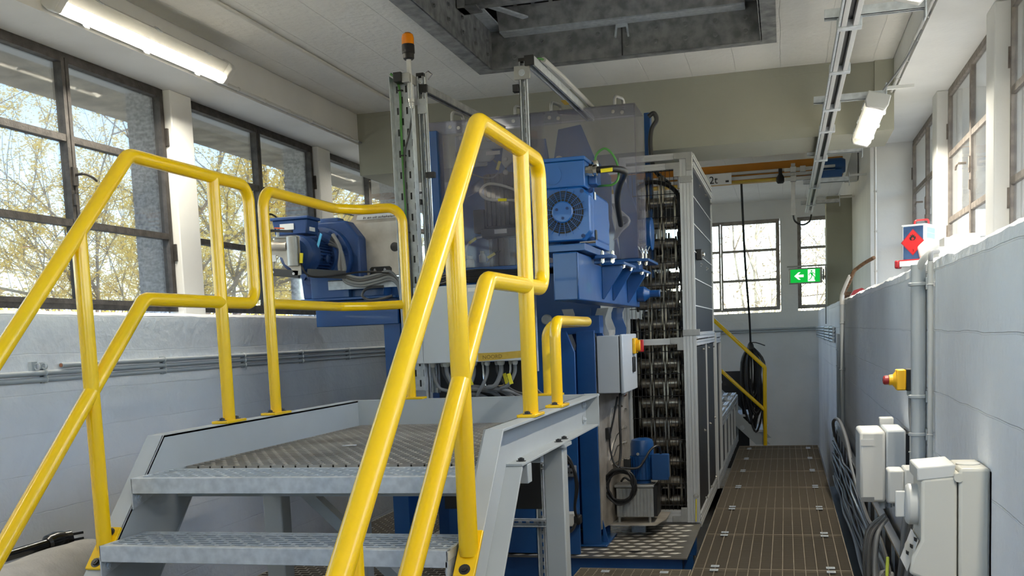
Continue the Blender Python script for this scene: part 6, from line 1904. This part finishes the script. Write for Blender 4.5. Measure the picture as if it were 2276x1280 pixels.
MB().box(0.57, 0.735, 4.30, 4.50, 1.722, 1.775).build('lower_part', 'paper', wbx, 0.004)
MB().prism([(0.595, 1.775), (0.73, 1.775), (0.718, 1.822), (0.632, 1.822), (0.628, 1.812), (0.595, 1.812)], lambda a, c, e: (a, 4.33+e, c), 0.14).build('upper_flap', 'paper', wbx)

# ------------------------------------------------------------------ festoon rail on struts
fr2 = thing('festoon_rail', 'galvanised festoon track running under the ceiling above the walkway', 'rail', (0.30, 9, 2.885))
RX, RZ0, RY0, RY1 = 0.305, 2.878, 2.6, 13.4
for s in (-1, 1):
    MB().bar((RX+s*0.026, RY0, RZ0), (RX+s*0.026, RY1, RZ0), 0.024, 0.042).build('track_half', 'alu', fr2, 0.002)
MB().bar((RX, RY0, RZ0+0.014), (RX, RY1, RZ0+0.014), 0.03, 0.008).build('track_web', 'black', fr2)
MB().bar((RX-0.046, RY0, RZ0-0.006), (RX-0.046, RY1, RZ0-0.006), 0.010, 0.026).build('serrated_edge', 'galv', fr2)
for y in (5.22, 6.1, 7.12, 7.9, 9.24, 11.05, 12.6):
    MB().box(RX-0.055, RX+0.055, y-0.03, y+0.03, RZ0-0.026, RZ0+0.022).build('clamp', 'galv', fr2, 0.003)
for i, y in enumerate((3.3, 5.22, 7.12, 9.24, 11.05, 12.9)):
    t = strut('strut_channel', 'galvanised cantilever strut under the festoon track, '+('above the camera', 'at the top edge of the picture', 'at the near end of the lit batten', 'just beyond the ceiling beam', 'fifth from the camera', 'farthest')[i], (0.195, y, 2.925), (0.63, y, 2.925), 0.043, up=(0, 0, 1), group='festoon track struts', caps=False)
    MB().box(0.63, 0.637, y-0.035, y+0.035, 2.86, 2.99).build('end_plate', 'galv', t, 0.002)
    MB().box(0.637, 0.80, y-0.012, y+0.012, 2.95, 2.97).build('standoff', 'white', t)
# end trolley bracket
tb2 = thing('festoon_trolley', 'grey bracket and cable hanger at the far end of the festoon track', 'bracket', (0.1, 11.0, 2.6))
MB().bar((0.097, 11.0, 3.11), (0.093, 11.0, 2.60), 0.04, 0.04, (0, 1, 0)).build('upright', 'alucast', tb2)
for z in (3.045, 2.955):
    MB().bar((0.01, 10.96, z), (0.27, 10.96, z), 0.03, 0.032).build('cross_tube', 'alucast', tb2)
for x, z in ((0.097, 3.045), (0.097, 2.955), (0.19, 3.045)):
    MB().box(x-0.028, x+0.028, 10.93, 11.0, z-0.028, z+0.028).build('clamp', 'alucast', tb2, 0.004)
MB().tube(smooth_path([(0.093, 11.0, 2.60), (0.11, 11.0, 2.54), (0.18, 11.0, 2.50), (0.25, 11.0, 2.53), (0.27, 11.1, 2.6)], 5), 0.009, 8).build('cable_tail', 'rubber', tb2)

# ------------------------------------------------------------------ overhead crane
cr = thing('overhead_crane', 'orange two tonne overhead crane girder with blue motor', 'crane', (-0.8, 12.3, 3.1))
MB().box(-3.40, 0.64, 12.30, 12.34, 3.14, 3.34).build('girder', 'orange', cr, 0.004)
MB().box(-3.40, 0.64, 12.22, 12.42, 3.13, 3.145).build('lower_flange', 'orange', cr, 0.003)
MB().box(-3.2, 0.55, 12.05, 12.15, 3.10, 3.125).build('runway_strip', 'tape', cr, 0.003)
MB().box(-3.2, 0.55, 12.08, 12.12, 3.14, 3.175).build('conductor_bar', 'alu', cr, 0.003)
MB().box(-3.2, 0.55, 12.08, 12.12, 3.195, 3.225).build('conductor_bar', 'alu', cr, 0.003)
MB().box(-1.15, -0.555, 12.0, 12.02, 3.09, 3.21).build('load_sign', 'label', cr, 0.003)
text('2t', 0.115, (-0.80, 11.997, 3.105), pi/2, 0, 'black', cr, 0.0006)
MB().box(-0.62, -0.585, 11.99, 12.0, 3.11, 3.13).build('sign_hook', 'black', cr)
MB().lathe((0.40, 12.2, 3.22), (1, 0, 0), [(0.09, 0), (0.09, 0.22), (0.07, 0.26)], 20).build('hoist_motor', 'blue', cr)
MB().box(0.32, 0.62, 12.0, 12.2, 3.08, 3.16).build('end_truck', 'blue', cr, 0.01)
MB().box(0.10, 0.34, 12.02, 12.12, 3.085, 3.12).build('trolley', 'blue', cr, 0.006)
MB().lathe((-0.03, 12.05, 3.06), (0, 0, 1), [(0.03, 0), (0.045, 0.02), (0.045, 0.06), (0.02, 0.1), (0.02, 0.16)], 14).build('current_collector', 'black', cr)
MB().prism([(0.66, 3.06), (0.79, 3.06), (0.79, 3.44), (0.74, 3.38), (0.70, 3.25)], XZ(12.2), 0.2).build('end_bracket', 'white', cr)
# hanging pendant cable with a tied bundle
pc = thing('pendant_cable', 'black pendant cable hanging from the crane with a tied bundle of loops', 'cable', (-0.40, 13.6, 0.1))
MB().tube(smooth_path([(-0.455, 12.15, 3.10), (-0.45, 12.4, 2.6), (-0.445, 12.7, 2.2), (-0.43, 13.3, 1.62), (-0.43, 13.58, 1.30)], 6), 0.013, 8).build('cable_drop', 'rubber', pc)
MB().lathe((-0.43, 13.6, 1.22), (0, 0, 1), [(0.05, 0), (0.035, 0.06), (0.016, 0.09)], 12).build('tie', 'black', pc)
R6 = random.Random(17)
for i in range(16):
    w1 = R6.uniform(0.03, 0.11)
    L = R6.uniform(0.55, 1.15) if i else 0.5
    cx = -0.43+R6.uniform(-0.04, 0.06)
    dy = R6.uniform(-0.06, 0.06)
    MB().tube(smooth_path([(-0.43, 13.6, 1.27), (cx-w1, 13.6+dy, 1.05), (cx-w1*0.9, 13.6+dy, 1.2-L*0.7), (cx, 13.6+dy, 1.2-L), (cx+w1*0.9, 13.6+dy, 1.2-L*0.7), (cx+w1, 13.6+dy, 1.05), (-0.43, 13.6, 1.27)], 5), 0.013, 6).build('loop', 'rubber', pc)
MB().tube(smooth_path([(-0.43, 13.58, 1.30), (-0.36, 13.55, 1.30), (-0.25, 13.5, 1.26)], 4), 0.007, 6).build('tie_end', 'rubber', pc)
MB().tube(smooth_path([(-0.34, 13.6, 1.1), (-0.30, 13.6, 0.6), (-0.27, 13.6, 0.15)], 4), 0.02, 8).build('plug_lead', 'rubber', pc)
# far yellow stair rail
t = thing('handrail', 'yellow stair rail at the far end of the walkway rising to one side', 'handrail', (-0.27, 13.45, 0.0), 'yellow far rails')
MB().tube(fillet([(-0.265, 13.45, 0.0), (-0.255, 13.45, 0.99), (-1.25, 13.45, 1.98), (-1.25, 13.45, 1.6)], 0.05, 6), 0.024, 12).build('rail_tube', 'yellow', t)
MB().tube([(-0.265, 13.45, 0.45), (-1.25, 13.45, 1.40)], 0.022, 12).build('mid_rail', 'yellow', t)
st = thing('far_stair', 'grey steel stair stringer rising behind the far rail', 'stair', (-0.5, 13.9, 0.0))
for y in (13.55, 14.35):
    MB().prism([(-0.2, 0.0), (-0.38, 0.0), (-1.3, 0.9), (-1.3, 1.06), (-1.22, 1.06)], XZ(y), 0.01).build('stringer', 'grey', st)
for i in range(5):
    MB().box(-0.44-0.2*i, -0.24-0.2*i, 13.56, 14.35, 0.16+0.2*i, 0.19+0.2*i).build('tread', 'galv', st)
bolt(st, (-0.55, 13.55, 0.22), (0, -1, 0), 0.02, 0.02, 'galv')
tag(MB().box(-1.2, -0.52, 15.2, 15.24, -0.9, 0.88).build('black_partition', 'black', base=(-0.8, 15.2, -0.9)), 'black partition board behind the far yellow rail', 'board')
tag(MB().cyl((-0.95, 14.39, 0.30), (-0.50, 14.38, 0.34), 0.035, 14).build('rusty_tube', 'rust', base=(-0.7, 14.6, 0.28)), 'short rusty tube sticking out behind the low guard', 'tube')
tag(MB().box(-3.4, XR-0.02, 13.45, 16.98, -0.55, -0.52).build('lower_landing', 'grate', base=(-1.5, 15, -0.55)), 'lower landing floor beyond the walkway', 'floor plate')
# ------------------------------------------------------------------ exit sign
ex = thing('exit_sign', 'green lit exit sign with white arrow and running figure', 'exit sign', (0.24, 13.3, 2.0))
MB().box(0.045, 0.445, 13.30, 13.36, 2.0, 2.19).build('housing', 'alucast', ex, 0.01)
MB().box(0.03, 0.50, 13.30, 13.37, 2.205, 2.222).build('hanger_bar', 'alucast', ex, 0.003)
MB().cyl((0.45, 13.33, 2.10), (0.465, 13.33, 2.10), 0.07, 18).build('end_cap', 'cable', ex)
MB().box(0.07, 0.415, 13.296, 13.2995, 2.015, 2.175).build('green_face', 'signgreen', ex)
A = lambda pts: MB().prism(pts, lambda a, c, e: (a, 13.2955-e, c), 0.0008)
A([(0.115, 2.095), (0.165, 2.140), (0.19, 2.140), (0.158, 2.110), (0.225, 2.110), (0.225, 2.080), (0.158, 2.080), (0.19, 2.050), (0.165, 2.050)]).build('arrow', 'signwhite', ex)
A([(0.275, 2.025), (0.36, 2.025), (0.36, 2.168), (0.275, 2.168)]).build('doorway', 'signwhite', ex)
B2 = lambda pts: MB().prism(pts, lambda a, c, e: (a, 13.2945-e, c), 0.0008)
B2([(0.318+0.011*cos(2*pi*k/12), 2.148+0.011*sin(2*pi*k/12)) for k in range(12)]).build('figure_head', 'signgreen', ex)
B2([(0.300, 2.132), (0.330, 2.132), (0.338, 2.096), (0.318, 2.090)]).build('figure_body', 'signgreen', ex)
B2([(0.302, 2.132), (0.284, 2.112), (0.288, 2.092), (0.294, 2.094), (0.293, 2.110), (0.310, 2.124)]).build('figure_arm', 'signgreen', ex)
B2([(0.328, 2.132), (0.348, 2.108), (0.364, 2.106), (0.364, 2.113), (0.352, 2.116), (0.336, 2.136)]).build('figure_arm', 'signgreen', ex)
B2([(0.318, 2.096), (0.306, 2.062), (0.280, 2.044), (0.286, 2.038), (0.314, 2.056), (0.328, 2.090)]).build('figure_leg', 'signgreen', ex)
B2([(0.326, 2.098), (0.350, 2.072), (0.352, 2.038), (0.385, 2.036), (0.385, 2.044), (0.361, 2.046), (0.359, 2.078), (0.338, 2.100)]).build('figure_leg', 'signgreen', ex)
cable('sign_cable', 'thin grey cable from the exit sign down the pillar corner', [(0.485, 13.36, 2.2), (0.487, 13.38, 1.9), (0.485, 13.39, 1.75), (0.485, 13.4, 1.5)], 0.007, 'cable', straight=True)
